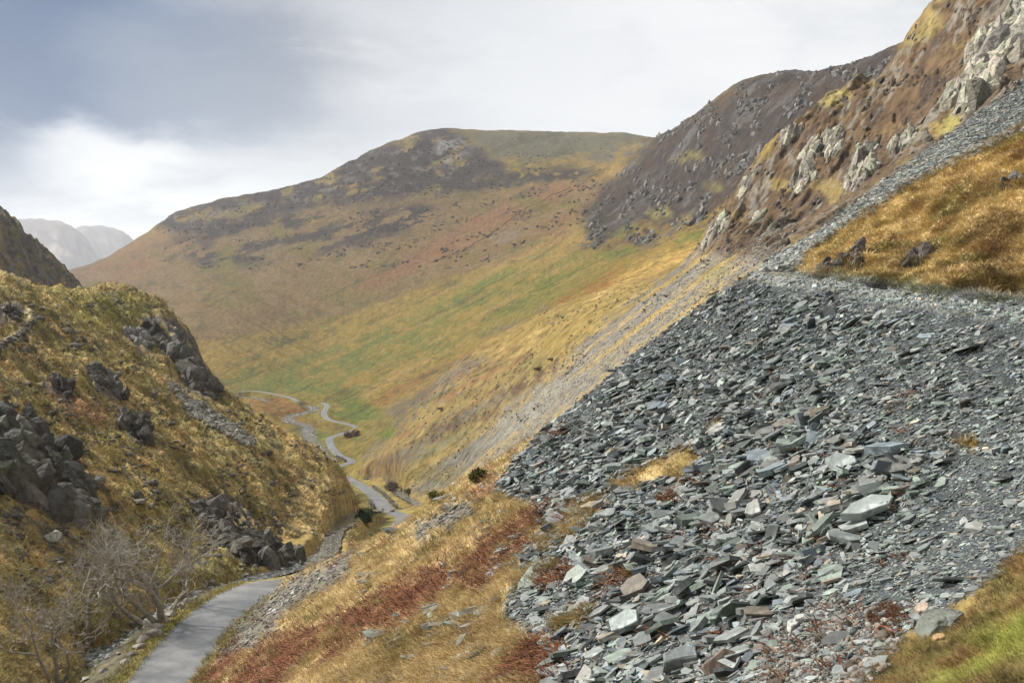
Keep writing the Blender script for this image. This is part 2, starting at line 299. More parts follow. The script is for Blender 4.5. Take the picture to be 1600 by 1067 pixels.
# ------------------------------------------------------------------ ground cover of the right side, the road valley and the far fell
print('T',round(time.time()-_t0,1),flush=True)
def dull(c, k): return c * (1 - k) + (c @ np.array([.35, .5, .15]))[..., None] * k
def cover_G():
    Y, u, w = G.Y, G.U, G.W
    q = .05 * w + 1.15 * G.E; n1 = fbm(q * 26 + u * 8, u * 16, 5, 61); n2 = fbm(q * 60, u * 60, 5, 62, .6); n3 = fbm(q * 170, u * 170, 3, 63)
    wx = G.px + 16 * n1 + 12 * n2 + 6 * n3; wy = G.py + 10 * fbm(w * 30, u * 30 + 9, 4, 64) + 6 * n2 + 4 * n3
    mk = lambda poly, soft=1: sampp(poly, soft, wx, wy)
    sv = w + 1.43 * u; PP = G.E - .50 * u + .03 * w; PP = PP + .004 * n1 + .0015 * n2; st = fbm(PP * 34, u * 3.2, 5, 65, .55) + .12 * n2; st2 = fbm(PP * 90 + 3, u * 9, 5, 66, .6) + .15 * n3; st3 = fbm(PP * 18, u * 2, 4, 67)
    far = sst(330, 480, Y)
    col = np.zeros(G.X.shape + (3,)); col[:] = OCHRE
    # far fell and valley: gold, green and rust streaks
    col = mix(col, far * sst(-.05, .3, st), (.30,.20,.07)); col = mix(col, far * sst(.08, .35, st2 + .5 * n2), OLIVE)
    fell = mk([(60,440),(200,380),(450,320),(700,300),(960,280),(880,370),(720,430),(500,500),(300,540),(200,480)], 3) * far
    col = mix(col, fell * .85, TAN); col = mix(col, fell * sst(.02, .25, st3) * .8, (.22,.115,.058)); col = mix(col, fell * sst(.0, .2, fbm(q * 40, u * 22, 6, 78, .6)) * .5, (.21,.15,.08)); col = mix(col, fell * sst(.1, .32, n1 + .3 * st) * .7, OLIVE)
    green = mk([(330,612),(420,570),(520,545),(640,490),(720,450),(850,370),(960,330),(1000,370),(930,430),(820,500),(680,570),(600,620),(480,640)], 4) * far
    col = mix(col, green * np.clip(.5 + 1.8 * st2 + 1.0 * n2 + .8 * n1, 0, 1) * .78, GREEN); col = mix(col, green * sst(.1, .4, st + .6 * n2) * .65, GOLD); col = mix(col, green * sst(.05, .3, -st3) * .7, (.17,.16,.045))
    rust = mk([(560,640),(640,590),(760,535),(880,470),(960,420),(985,425),(900,490),(780,560),(640,620)], 2) * far
    col = mix(col, rust * np.clip(.65 + 1.8 * st2, 0, 1), (.26,.12,.04))
    gold = mk([(1100,335),(1092,395),(1020,430),(900,505),(820,560),(700,615),(690,590),(800,545),(880,500),(960,440),(1040,370)], 2) * sst(270, 360, Y)
    col = mix(col, gold * np.clip(.7 + 1.6 * st2 + .6 * n2, 0, 1), (.50,.33,.10))
    low = mk([(640,585),(720,560),(830,560),(880,560),(800,625),(720,690),(640,735),(560,735),(550,700)], 4) * sst(230, 300, Y); col = mix(col, low * .75, (.235,.17,.06)); col = mix(col, low * sst(.02, .25, st2 + .5 * n2) * .8, (.22,.12,.05)); col = mix(col, low * sst(.05, .28, -st2 + .5 * n1) * .8, (.15,.14,.045)); col = mix(col, low * sst(.12, .3, st + .5 * n3) * .7, (.13,.12,.10))
    floor = mk([(375,612),(420,600),(520,600),(600,640),(640,700),(620,760),(545,745),(500,700),(440,650)], 2) * sst(380, 430, Y)
    col = mix(col, floor * .8, (.21,.17,.045)); col = mix(col, floor * sst(.0, .2, n1) * .9, GREEN)
    col = mix(col, mk([(380,622),(450,624),(480,640),(450,655),(400,640)], 1) * far * .9, ORANGE); col = mix(col, mk([(462,655),(500,660),(535,664),(470,670)], 1) * far * .9, ORANGE)
    col = mix(col, mk([(560,735),(600,730),(680,715),(720,720),(640,742),(570,748)], 1) * sst(300, 340, Y) * .8, ORANGE)
    col = mix(col, mk([(560,716),(590,690),(640,690),(600,725)], 1) * far * .6, GREY)
    # dark heather on the high fells, patches below it
    fd = samp(FDARK, wx, wy) * far; ht = fbm(q * 40 - u * 8, u * 24, 6, 71, .6)
    col = mix(col, fd * sst(-.28, -.08, ht), HEATH); col = mix(col, fd * sst(.12, .3, fbm(q * 90, u * 90, 5, 73, .62)) * .6, (.17,.16,.14)); col = mix(col, fd * sst(.2, .34, -ht) * .7, (.11,.10,.05))
    col = mix(col, mk([(690,215),(730,215),(740,240),(700,260),(670,250)], 1) * far * sst(-.1, .2, n2) * .8, (.27,.255,.24))
    bl = mk([(260,380),(330,352),(480,325),(660,318),(700,330),(610,372),(470,400),(330,420)], 3) * far
    col = mix(col, bl * sst(.02, .07, fbm(q * 60 - u * 14, u * 20, 6, 74, .58)), HEATH)
    col = mix(col, mk([(640,304),(700,285),(800,268),(900,262),(942,268),(900,280),(820,288),(740,304)], 1) * far * sst(-.22, -.08, n2), (.042,.033,.032))
    for p in ([(310,376),(338,372),(340,386),(316,392)], [(525,380),(575,372),(580,382),(535,388)], [(560,330),(620,325),(620,334),(565,338)], [(480,375),(520,368),(520,374)], [(440,372),(470,366),(480,372),(445,380)], [(370,385),(420,378),(425,384),(380,392)]):
        col = mix(col, mk(p, 1) * far, (.06,.045,.042))
    col = mix(col, mk([(735,203),(800,202),(985,206),(1022,217),(960,228),(920,240),(835,252),(775,244),(745,222)], 2) * sst(1500, 1800, Y), (.145,.135,.08))
    col = mix(col, mk([(905,250),(960,226),(1020,222),(1010,240),(960,252),(930,258)], 1) * far * sst(-.1, .1, n2) * .8, (.12,.115,.11))
    # gully lines and scree tongues on the fell
    col = mix(col, far * (1 - fd) * sst(.16, .3, n2 + .5 * n3) * sst(-.1, .2, fbm(PP * 22, u * 5, 3, 76)) * .6, (.085,.08,.035))
    gl = sst(.05, .0, np.abs(fbm(PP * 26 + 2, u * 2.2, 4, 75))) * sst(180, 300, Y) * (1 - fd); col = mix(col, gl * .6 * sst(-.2, .12, n1), (.07,.065,.03)); gl2 = sst(.035, .0, np.abs(fbm(PP * 60 + 9, u * 5, 4, 70))) * sst(180, 300, Y) * (1 - fd); col = mix(col, gl2 * .55 * sst(-.05, .2, n2), (.085,.075,.035))
    col = mix(col, mk([(770,375),(800,360),(805,370),(778,384)], 1) * far * .6, GREY); col = mix(col, mk([(750,530),(860,480),(880,478),(820,515)], 1) * far * sst(-.15,.15,n2) * .6, (.15,.14,.125))
    # dark mountain on the right skyline
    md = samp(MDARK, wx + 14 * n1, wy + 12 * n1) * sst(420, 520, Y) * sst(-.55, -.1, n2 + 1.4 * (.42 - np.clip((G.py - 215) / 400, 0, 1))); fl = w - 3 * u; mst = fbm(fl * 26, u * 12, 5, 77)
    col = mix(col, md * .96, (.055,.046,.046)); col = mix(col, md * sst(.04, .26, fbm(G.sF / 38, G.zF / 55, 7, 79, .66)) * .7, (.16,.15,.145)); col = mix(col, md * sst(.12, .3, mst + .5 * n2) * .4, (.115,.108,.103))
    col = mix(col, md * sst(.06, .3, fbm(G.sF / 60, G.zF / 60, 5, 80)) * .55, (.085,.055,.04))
    for p in ([(1050,250),(1085,238),(1100,236),(1095,246),(1060,256)], [(1095,292),(1130,285),(1120,300)], [(1010,330),(1040,318),(1045,335),(1015,345)]):
        col = mix(col, mk(p, 1) * sst(420, 520, Y) * .9, (.23,.20,.08))
    lowm = mk([(900,395),(1000,350),(1100,335),(1180,290),(1095,395),(1000,400),(930,420)], 2) * sst(420, 520, Y)
    col = mix(col, lowm * .7 * sst(-.25, .15, n2), OCHRE); col = mix(col, lowm * sst(.05, .25, n1) * .7, GREEN); col = mix(col, mk([(905,360),(950,330),(960,340),(930,365)], 1) * far * .8, (.035,.045,.02))
    # near scree slopes
    nf = (1 - sst(330, 420, Y)); pn_ = G.E - .68 * u + .03 * w + .003 * n1; stn = fbm(pn_ * 60, u * 4.5, 5, 81, .55) + .15 * n2; stn2 = fbm(pn_ * 130, u * 14, 5, 82, .6) + .25 * n3
    sc = mk([(1085,395),(1130,330),(1260,330),(1230,400),(1172,428),(1090,475),(1000,545),(870,652),(790,720),(700,765),(625,775),(660,735),(760,655),(850,590),(960,495)], 3) * nf * sst(66, 80, Y)
    col = mix(col, sc * sst(-.32, .05, stn), (.155,.145,.122)); col = mix(col, sc * sst(.05, .28, stn2) * .75, (.27,.19,.07)); col = mix(col, sc * sst(.12, .3, -stn2) * .6, (.13,.10,.06))
    col = mix(col, mk([(790,640),(830,610),(900,580),(900,600),(850,650),(760,700),(740,700)], 1) * nf * sst(80, 100, Y) * sst(-.2, .1, n2) * .8, (.2,.19,.15))
    col = mix(col, mk([(1095,425),(1130,415),(1150,408),(1130,432),(1090,445)], 1) * nf * .7, (.21,.18,.055)); col = mix(col, mk([(600,745),(700,725),(760,700),(700,765),(640,790)], 1) * nf * sst(-.1, .2, n1) * .6, OLIVE)
    sb = mk([(640,700),(740,645),(850,565),(905,540),(890,575),(790,628),(700,685)], 2) * sst(150, 190, Y) * sst(-.02, .12, n2 + .6 * n3); col = mix(col, sb * .8, (.075,.045,.03))
    # crag above the scree
    cr = samp(CRAG, wx, wy) * nf * sst(85, 100, Y); rk = ridged(G.sF / 6, G.zF / 11, 5, 83) + .3 * n3
    col = mix(col, cr * .97, (.098,.062,.035)); col = mix(col, cr * sst(.0, .2, fbm(G.sF / 9, G.zF / 12, 5, 93, .62)) * .7, (.125,.082,.042)); col = mix(col, cr * sst(.04, .18, fbm(G.sF / 7, G.zF / 9, 5, 84, .62)) * .85, (.058,.042,.033)); col = mix(col, cr * sst(.16, .3, n1) * .6, (.25,.18,.05))
    pale = sum(mk(p, 1) for p in CRAG_ROCK); pale = np.clip(pale, 0, 1) * nf * sst(85, 100, Y)
    col = mix(col, np.clip(cr * sst(.55, .72, rk) * sst(-.05, .12, fbm(G.sF / 24, G.zF / 24, 3, 94)) * .85, 0, 1), (.165,.15,.12)); col = mix(col, pale * sst(.2, .5, rk + .2 * n2) * .55, (.17,.158,.128))
    col = mix(col, mk([(1275,160),(1300,146),(1330,138),(1325,150),(1290,165)], 1) * nf * .95, (.29,.235,.07)); col = mix(col, mk([(1410,70),(1430,40),(1470,12),(1465,40),(1435,70)], 1) * nf * .8, (.25,.19,.06)); col = mix(col, mk([(1470,200),(1500,165),(1500,190),(1480,215)], 1) * nf * .9, (.25,.21,.045))
    us = samp(USCREE, G.px + 5 * n2 + 4 * n3, G.py + 4 * n3) * sst(50, 56, Y) * (1 - sst(190, 220, Y))
    col = mix(col, us, SLATE)
    # golden knoll above the track
    h = samp(HUMP, G.px, G.py) * (1 - sst(68, 74, Y)) * sst(20, 25, Y)
    hn = fbm(G.X / 4, G.Y / 4, 4, 85); hc = mix(np.zeros(G.X.shape + (3,)) + np.array((.40,.285,.10)), sst(.0, .25, hn), (.50,.37,.15)); hc = mix(hc, sst(.02, .25, -hn) * .8, (.17,.14,.04)); hc = mix(hc, sst(.1, .3, fbm(G.X / 2.2, G.Y / 2.2, 4, 86)) * .6, (.22,.12,.045))  # olive patches paint grass shadows into the knoll's colour
    hc = mix(hc, mk([(1290,425),(1400,432),(1500,448),(1500,462),(1400,448)], 1) * .8, (.22,.2,.05)); hc = mix(hc, mk([(1500,360),(1600,330),(1600,440),(1540,430)], 2) * .5, (.17,.10,.04))
    col = col * (1 - h[..., None]) + hc * h[..., None]
    # slope below the tip: gold grass, bracken, stones
    b = 1 - sst(88, 110, Y); gn = fbm(G.X / 2.5, G.Y / 4, 4, 87); gn2 = fbm(G.X / .7, G.Y / .9, 3, 88)
    bc = mix(np.zeros(G.X.shape + (3,)) + np.array((.38,.275,.105)), sst(.0, .3, gn) * .8, STRAW); bc = mix(bc, sst(.05, .3, -gn) * .8, (.22,.16,.045)); bc = mix(bc, sst(.1, .35, gn2) * .5, (.2,.125,.05))
    outside = b * (1 - h) * (Y > 2) * (1 - us) * (1 - sst(90, 100, Y)) * (u < .21)
    col = col * (1 - outside[..., None]) + bc * outside[..., None]
    G.brack = np.clip(sum(mk(p, 2) for p in BRACKEN), 0, 1) * b; G.brack = G.brack * sst(-.28, .02, fbm(G.X / 1.6, G.Y / 3.2, 4, 95)); G.brack = np.maximum(G.brack, b * outside * sst(.2, .34, fbm(G.X / 2.2, G.Y / 5, 4, 96)) * .7 * (u < .06))
    col = mix(col, G.brack * .95, RUST)
    gv = np.clip(sum(mk(p, 1) for p in GRAVEL), 0, 1) * b; col = mix(col, gv * .9, (.10,.095,.08))
    tp = samp(TIP, G.px + 6 * n3, G.py + 5 * n3) * (1 - sst(66, 72, Y)) * (Y > 8); kn = samp(KNOLL, G.px, G.py) * (1 - sst(14, 17, Y))
    gap = np.clip(sum(mk(p, 1) for p in TIP_GRASS), 0, 1)
    tr = mk([(1170,424),(1260,426),(1400,443),(1600,463),(1740,473),(1740,518),(1600,503),(1400,475),(1260,449),(1170,440)], 1) * (Y < 66) * (Y > 15)
    col = mix(col, tp * (1 - gap), (.05,.057,.06)); col = mix(col, tr * .95, (.21,.22,.215)); col = mix(col, tr * sst(.05, .25, gn2) * .8, (.15,.15,.05))  # tip ground painted dark for the shade in gaps between slates
    knc = mix(np.zeros(G.X.shape + (3,)) + np.array((.17,.14,.035)), sst(.0, .25, fbm(G.X / .7, G.Y / .9, 3, 91)), (.25,.16,.05)); knc = mix(knc, sst(.02, .2, fbm(G.X / .35, G.Y / .45, 4, 97)) * .8, (.21,.115,.04)); knc = mix(knc, sst(.1, .25, fbm(G.X / .5, G.Y / .5, 4, 98)) * .8, (.07,.065,.02)); knc = mix(knc, mk([(1440,1090),(1500,1010),(1600,955),(1720,930),(1720,1060),(1600,1040)], 2) * .85 * sst(-.25, .1, fbm(G.X / .4, G.Y / .4, 3, 99)), (.24,.26,.035))
    col = col * (1 - kn[..., None]) + knc * kn[..., None]
    # verges
    rv = (G.droad < 5.5) * (1 - sst(3.2, 5.5, G.droad)); col = mix(col, rv * .8 * (1 - gv), (.24,.205,.055)); col = mix(col, rv * sst(0, .25, gn2) * .5 * (1 - gv), (.13,.13,.03))
    col = mix(col, (1 - sst(1.2, 1.9, G.dstream)) * .9, (.085,.08,.055)); col = mix(col, (1 - sst(3, 6, G.dbeck)) * .8, (.2,.19,.15))
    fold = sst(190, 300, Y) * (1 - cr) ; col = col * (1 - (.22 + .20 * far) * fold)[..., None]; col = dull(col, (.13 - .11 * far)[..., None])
    G.tip = tp * (1 - gap); G.kn = kn; G.h = h; G.gv = gv; G.tr = tr; G.usc = us; G.sc = sc; G.gap = gap * tp
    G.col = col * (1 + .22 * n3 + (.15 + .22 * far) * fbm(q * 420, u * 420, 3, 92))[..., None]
CRAG_ROCK = [[(1088,390),(1096,362),(1110,350),(1135,338),(1150,345),(1130,368),(1100,388)],[(1150,280),(1165,262),(1195,245),(1205,262),(1185,300),(1160,315),(1145,305)],[(1222,210),(1238,198),(1246,212),(1228,225)],[(1282,210),(1300,200),(1315,215),(1310,240),(1290,242)],[(1335,240),(1355,232),(1368,238),(1362,262),(1340,268)],
 [(1240,275),(1270,270),(1275,290),(1245,300)],[(1175,335),(1190,320),(1198,345),(1182,365)],[(1340,125),(1360,110),(1385,100),(1370,130)],[(1530,25),(1545,0),(1620,-30),(1620,85),(1590,110),(1570,75),(1545,160),(1500,185),(1515,120)],[(1480,130),(1505,120),(1500,160),(1475,175)],[(1390,230),(1420,215),(1450,200),(1440,220),(1400,250)],[(1330,275),(1370,262),(1350,290),(1320,300)],[(1255,245),(1262,220),(1275,230),(1268,255)]]
BRACKEN = [[(300,1075),(331,1035),(487,979),(612,916),(700,870),(800,817),(880,770),(905,772),(880,808),(800,856),(737,887),(660,955),(594,993),(500,1036),(430,1075)],[(780,1067),(810,1000),(850,985),(880,1000),(860,1067)],[(1040,780),(1090,740),(1118,725),(1110,750),(1060,785)],[(940,915),(1000,880),(985,905),(930,940)],[(850,905),(900,875),(905,890),(860,920)]]
GRAVEL = [[(331,1034),(362,985),(406,935),(450,905),(500,885),(550,850),(570,852),(537,907),(475,938),(394,1012)],[(640,830),(700,795),(760,770),(720,800),(650,850)],[(680,815),(720,790),(740,800),(700,830)]]
TIP_GRASS = [[(945,760),(990,735),(1040,715),(1090,690),(1095,715),(1050,740),(970,770)],[(1035,745),(1090,705),(1085,730),(1050,755)],[(870,800),(930,770),(945,780),(890,850),(840,870)],[(800,900),(870,870),(875,885),(810,930)],[(860,975),(930,945),(935,960),(870,990)],[(970,895),(1000,880),(990,910)],[(1100,665),(1130,655),(1120,675)],[(1500,690),(1530,685),(1530,700),(1505,705)]]
cover_G()
def cover_L():
    Y, u, w = L.Y, L.U, L.W; sl = w + 1.5 * u
    n1 = fbm(w * 30, u * 30, 4, 101); n2 = fbm(w * 70, u * 80, 4, 102); n3 = fbm(w * 180, u * 200, 3, 103); st = fbm(sl * 16, u * 16, 4, 104); st2 = fbm(sl * 40, u * 30, 4, 105)
    wx = L.px + 10 * n1 + 8 * n2; wy = L.py + 8 * n2 + 5 * n3; mk = lambda p, soft=1: sampp(p, soft, wx, wy)
    col = np.zeros(L.X.shape + (3,)); col[:] = (.27,.205,.058)
    col = mix(col, sst(.0, .3, st) * .9, GOLD); col = mix(col, sst(.0, .25, n1) * .65, (.205,.18,.045)); col = mix(col, sst(.08, .3, st2) * .7, (.38,.26,.09)); col = mix(col, sst(.12, .3, -st) * .6, (.17,.145,.045))
    col = mix(col, mk([(60,445),(215,460),(270,520),(200,530),(120,500)], 3) * .75, (.25,.21,.035)); col = mix(col, mk([(150,455),(200,460),(215,500),(170,500)], 2) * .6, (.15,.15,.025))
    col = mix(col, mk([(70,610),(110,610),(170,640),(160,670),(110,650)], 2) * .8, (.25,.12,.045)); col = mix(col, mk([(400,830),(560,760),(600,800),(480,860)], 3) * .5, STRAW); col = mix(col, mk([(430,750),(520,735),(580,790),(480,800)], 3) * .6, (.38,.27,.1))
    col = mix(col, mk([(200,900),(300,860),(420,890),(300,930),(250,930)], 2) * .6, (.13,.125,.028)); col = mix(col, mk([(0,1000),(60,960),(150,1067),(0,1090)], 2) * .4, (.3,.22,.07)); col = mix(col, mk([(90,920),(190,930),(180,990),(100,980)], 2) * .5, (.11,.12,.03))
    col = mix(col, mk([(0,785),(60,800),(130,830),(230,860),(180,880),(80,850),(0,820)], 2) * sst(-.15,.1,n2) * .8, (.13,.12,.10)); col = mix(col, mk([(100,860),(180,850),(190,900),(110,910)], 1) * sst(-.1,.15,n3) * .7, (.14,.13,.11))
    L.rock = np.clip(samp(LC, wx, wy), 0, 1)
    scr = mk([(252,588),(300,622),(345,650),(405,692),(385,697),(300,648)], 1) * .9; col = mix(col, scr * sst(-.25,.05,n3), (.2,.195,.175))
    spk = sst(.14, .24, n3 + .6 * n2) * sst(-.1, .2, fbm(w * 14, u * 14, 3, 107) + .12); col = mix(col, spk * .8, (.068,.062,.048)); col = mix(col, sst(.16, .26, fbm(sl * 34, u * 40, 5, 108, .6)) * .7, (.08,.072,.045))
    col = mix(col, L.rock * sst(-.35, -.05, n2), (.072,.062,.055)); col = mix(col, L.rock * sst(.1, .3, n3) * .6, (.16,.14,.12)); col = mix(col, L.rock * sst(.18, .3, n1) * .7, (.2,.12,.04))
    L.path = sampp([(-30,548),(0,533),(28,514),(42,498),(38,482),(50,484),(54,502),(36,524),(0,546),(-30,560)], 0, L.px + 2 * n3, L.py); col = mix(col, L.path * .9, (.40,.34,.17))
    rv = (1 - sst(3.2, 5.5, L.droad)); col = mix(col, rv * .85, (.26,.22,.05)); L.wet = 1 - sst(1.2, 1.9, L.dstream); col = mix(col, L.wet, (.085,.08,.055))
    L.scr = scr; col = dull(col, .12) * 1.02 * np.array([1.0, 1.0, 1.0]); L.col = col * (1 + .25 * n3)[..., None]
cover_L()
print('TL',round(time.time()-_t0,1))
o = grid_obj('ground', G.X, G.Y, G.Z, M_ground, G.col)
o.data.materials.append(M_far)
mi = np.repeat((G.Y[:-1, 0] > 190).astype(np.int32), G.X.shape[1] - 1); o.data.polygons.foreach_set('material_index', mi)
grid_obj('left_fell', L.X, L.Y, L.Z, M_ground, L.col)
# dark crag beyond the left fell, and the pale mountains at the valley's end
def simple_fell(name, pts, us, Ys, colf, amp, seed):
    y = Layer(pts, us, Ys); y.Z += y.Y * amp * (ridged(y.W * 20 + y.U * 30, y.U * 45, 5, seed) - .45); y.finish(); c = colf(y); grid_obj(name, y.X, y.Y, y.Z, M_far, c); return y
cp = []
for (x, y) in [(-160,215),(-80,270),(-20,325),(0,343),(18,352),(30,368),(55,392),(70,405),(90,424),(108,440),(122,456),(135,470)]:
    cp += [(x, y, 620), (x - 60, y + 50, 520), (x, y + 60, 900), (x - 110, y + 120, 430)]
def ccol(y):
    n = fbm(y.W * 40, y.U * 60, 4, 111); n2 = fbm(y.W * 90, y.U * 140, 3, 112); c = np.zeros(y.X.shape + (3,)); c[:] = (.075,.066,.055)
    c = mix(c, sst(.05, .25, n) * .8, (.17,.12,.05)); c = mix(c, sst(.1, .3, n2) * .5, (.17,.155,.13)); return mix(c, sst(.15, .3, -n) * .7, (.13,.12,.03))
simple_fell('left_crag_fell', cp, np.linspace(-.66,-.40,220), np.exp(np.linspace(math.log(420), math.log(900), 200)), ccol, .012, 113)
def far_pts(sil, Y, back):
    q = []
    for x, y in sil: q += [(x, y, Y), (x, y + 60, Y * .93), (x, y + 150, Y * .8), (x, y + 40, Y * back)]
    return q
def dcol(y):
    n = fbm(y.W * 60, y.U * 60, 4, 121); c = np.zeros(y.X.shape + (3,)); c[:] = (.10,.09,.095); c = mix(c, sst(.0, .3, n), (.15,.13,.115))  # contrast held down in the colour to imitate haze on the peaks
    m = samp(raster([(85,365),(105,370),(112,395),(120,425),(80,428),(70,405)], 1), y.px + 8 * n, y.py); return mix(c, m * sst(-.2, .2, n) * .7, (.34,.30,.24))
simple_fell('distant_mountain', far_pts([(-200,352),(-60,356),(0,352),(30,349),(60,350),(90,353),(105,358),(120,366),(140,385),(160,420),(200,460)], 8600, 1.15), np.linspace(-.66,-.36,200), np.exp(np.linspace(math.log(6700), math.log(9900), 160)), dcol, .003, 123)
simple_fell('distant_mountain', far_pts([(60,372),(100,362),(120,358),(140,355),(165,357),(185,362),(200,370),(208,378),(230,400),(280,430)], 9800, 1.1), np.linspace(-.55,-.30,180), np.exp(np.linspace(math.log(7700), math.log(10800), 160)), dcol, .003, 124)
# ------------------------------------------------------------------ road, lane, water
def strip(name, line, half, mat, lift, nx=9, kind='structure', wob=0):
    t = np.gradient(line, axis=0); t /= np.linalg.norm(t[:, :2], axis=1)[:, None] + 1e-9; s = np.stack([t[:, 1], -t[:, 0]], 1)
    a = np.linspace(-1, 1, nx); hw = half * (1 + wob * fbm(np.arange(len(line)) * .7, np.zeros(len(line)), 2, 5))
    X = line[:, 0:1] + s[:, 0:1] * a * hw[:, None]; Yy = line[:, 1:2] + s[:, 1:2] * a * hw[:, None]; Z = line[:, 2:3] + lift - .07 * a[None] ** 2 * half / 2 + 0 * X
    return grid_obj(name, X, Yy, Z, mat, np.full(X.shape + (3,), .1), kind)
m, nt, b = nmat('wet_asphalt'); tc = N(nt, 'ShaderNodeTexCoord'); n1 = N(nt, 'ShaderNodeTexNoise'); n1.inputs['Scale'].default_value = .35; n1.inputs['Detail'].default_value = 6
nt.links.new(tc.outputs['Object'], n1.inputs['Vector']); cr = N(nt, 'ShaderNodeValToRGB'); cr.color_ramp.elements[0].position = .35; cr.color_ramp.elements[0].color = (.095,.098,.10,1); cr.color_ramp.elements[1].position = .72; cr.color_ramp.elements[1].color = (.17,.174,.176,1)
nt.links.new(n1.outputs['Fac'], cr.inputs[0])
g1 = N(nt, 'ShaderNodeTexNoise'); g1.inputs['Scale'].default_value = 2.4; g1.inputs['Detail'].default_value = 8; g1.inputs['Roughness'].default_value = .75; nt.links.new(tc.outputs['Object'], g1.inputs['Vector'])
gm = N(nt, 'ShaderNodeMapRange'); gm.inputs[1].default_value = .3; gm.inputs[2].default_value = .7; gm.inputs[3].default_value = .75; gm.inputs[4].default_value = 1.22; nt.links.new(g1.outputs['Fac'], gm.inputs[0])
vo = N(nt, 'ShaderNodeTexVoronoi', feature='DISTANCE_TO_EDGE'); vo.inputs['Scale'].default_value = .45; nt.links.new(g1.outputs['Color'], vo.inputs['Vector']); va = N(nt, 'ShaderNodeVectorMath', operation='ADD'); nt.links.new(tc.outputs['Object'], va.inputs[0]); nt.links.new(g1.outputs['Color'], va.inputs[1]); nt.links.new(va.outputs[0], vo.inputs['Vector'])
vm = N(nt, 'ShaderNodeMapRange'); vm.inputs[1].default_value = .0; vm.inputs[2].default_value = .035; vm.inputs[3].default_value = .82; vm.inputs[4].default_value = 1; nt.links.new(vo.outputs['Distance'], vm.inputs[0])
gk = N(nt, 'ShaderNodeMath', operation='MULTIPLY'); nt.links.new(gm.outputs[0], gk.inputs[0]); nt.links.new(vm.outputs[0], gk.inputs[1])
rx = N(nt, 'ShaderNodeVectorMath', operation='SCALE'); nt.links.new(cr.outputs[0], rx.inputs[0]); nt.links.new(gk.outputs[0], rx.inputs['Scale']); nt.links.new(rx.outputs[0], b.inputs['Base Color']); mr = N(nt, 'ShaderNodeMapRange'); mr.inputs[1].default_value = .35; mr.inputs[2].default_value = .65; mr.inputs[3].default_value = .3; mr.inputs[4].default_value = .65
nt.links.new(n1.outputs['Fac'], mr.inputs[0]); nt.links.new(mr.outputs[0], b.inputs['Roughness']); n2 = N(nt, 'ShaderNodeTexNoise'); n2.inputs['Scale'].default_value = 14; nt.links.new(tc.outputs['Object'], n2.inputs['Vector'])
bp = N(nt, 'ShaderNodeBump'); bp.inputs['Strength'].default_value = .25; bp.inputs['Distance'].default_value = .03; nt.links.new(n2.outputs['Fac'], bp.inputs['Height']); nt.links.new(bp.outputs[0], b.inputs['Normal']); M_road = m
m, nt, b = nmat('stream_water'); b.inputs['Base Color'].default_value = (.09,.10,.10,1); b.inputs['Roughness'].default_value = .12; tc = N(nt, 'ShaderNodeTexCoord'); n1 = N(nt, 'ShaderNodeTexNoise'); n1.inputs['Scale'].default_value = 2.2; n1.inputs['Detail'].default_value = 5
nt.links.new(tc.outputs['Object'], n1.inputs['Vector']); cr = N(nt, 'ShaderNodeValToRGB'); cr.color_ramp.elements[0].position = .52; cr.color_ramp.elements[0].color = (.05,.055,.05,1); cr.color_ramp.elements[1].position = .68; cr.color_ramp.elements[1].color = (.55,.58,.6,1)
nt.links.new(n1.outputs['Fac'], cr.inputs[0]); nt.links.new(cr.outputs[0], b.inputs['Base Color']); bp = N(nt, 'ShaderNodeBump'); bp.inputs['Strength'].default_value = .5; bp.inputs['Distance'].default_value = .12; nt.links.new(n1.outputs['Fac'], bp.inputs['Height']); nt.links.new(bp.outputs[0], b.inputs['Normal']); M_water = m
strip('road', catmull(ROAD, 14), 2.15, M_road, .03); strip('lane', lane, 2.0, M_road, .05)
strip('stream', stream, 1.45, M_water, -.20, wob=.45); strip('beck', beck, 3.2, M_water, -.2, wob=.8)
print('T',round(time.time()-_t0,1),flush=True)
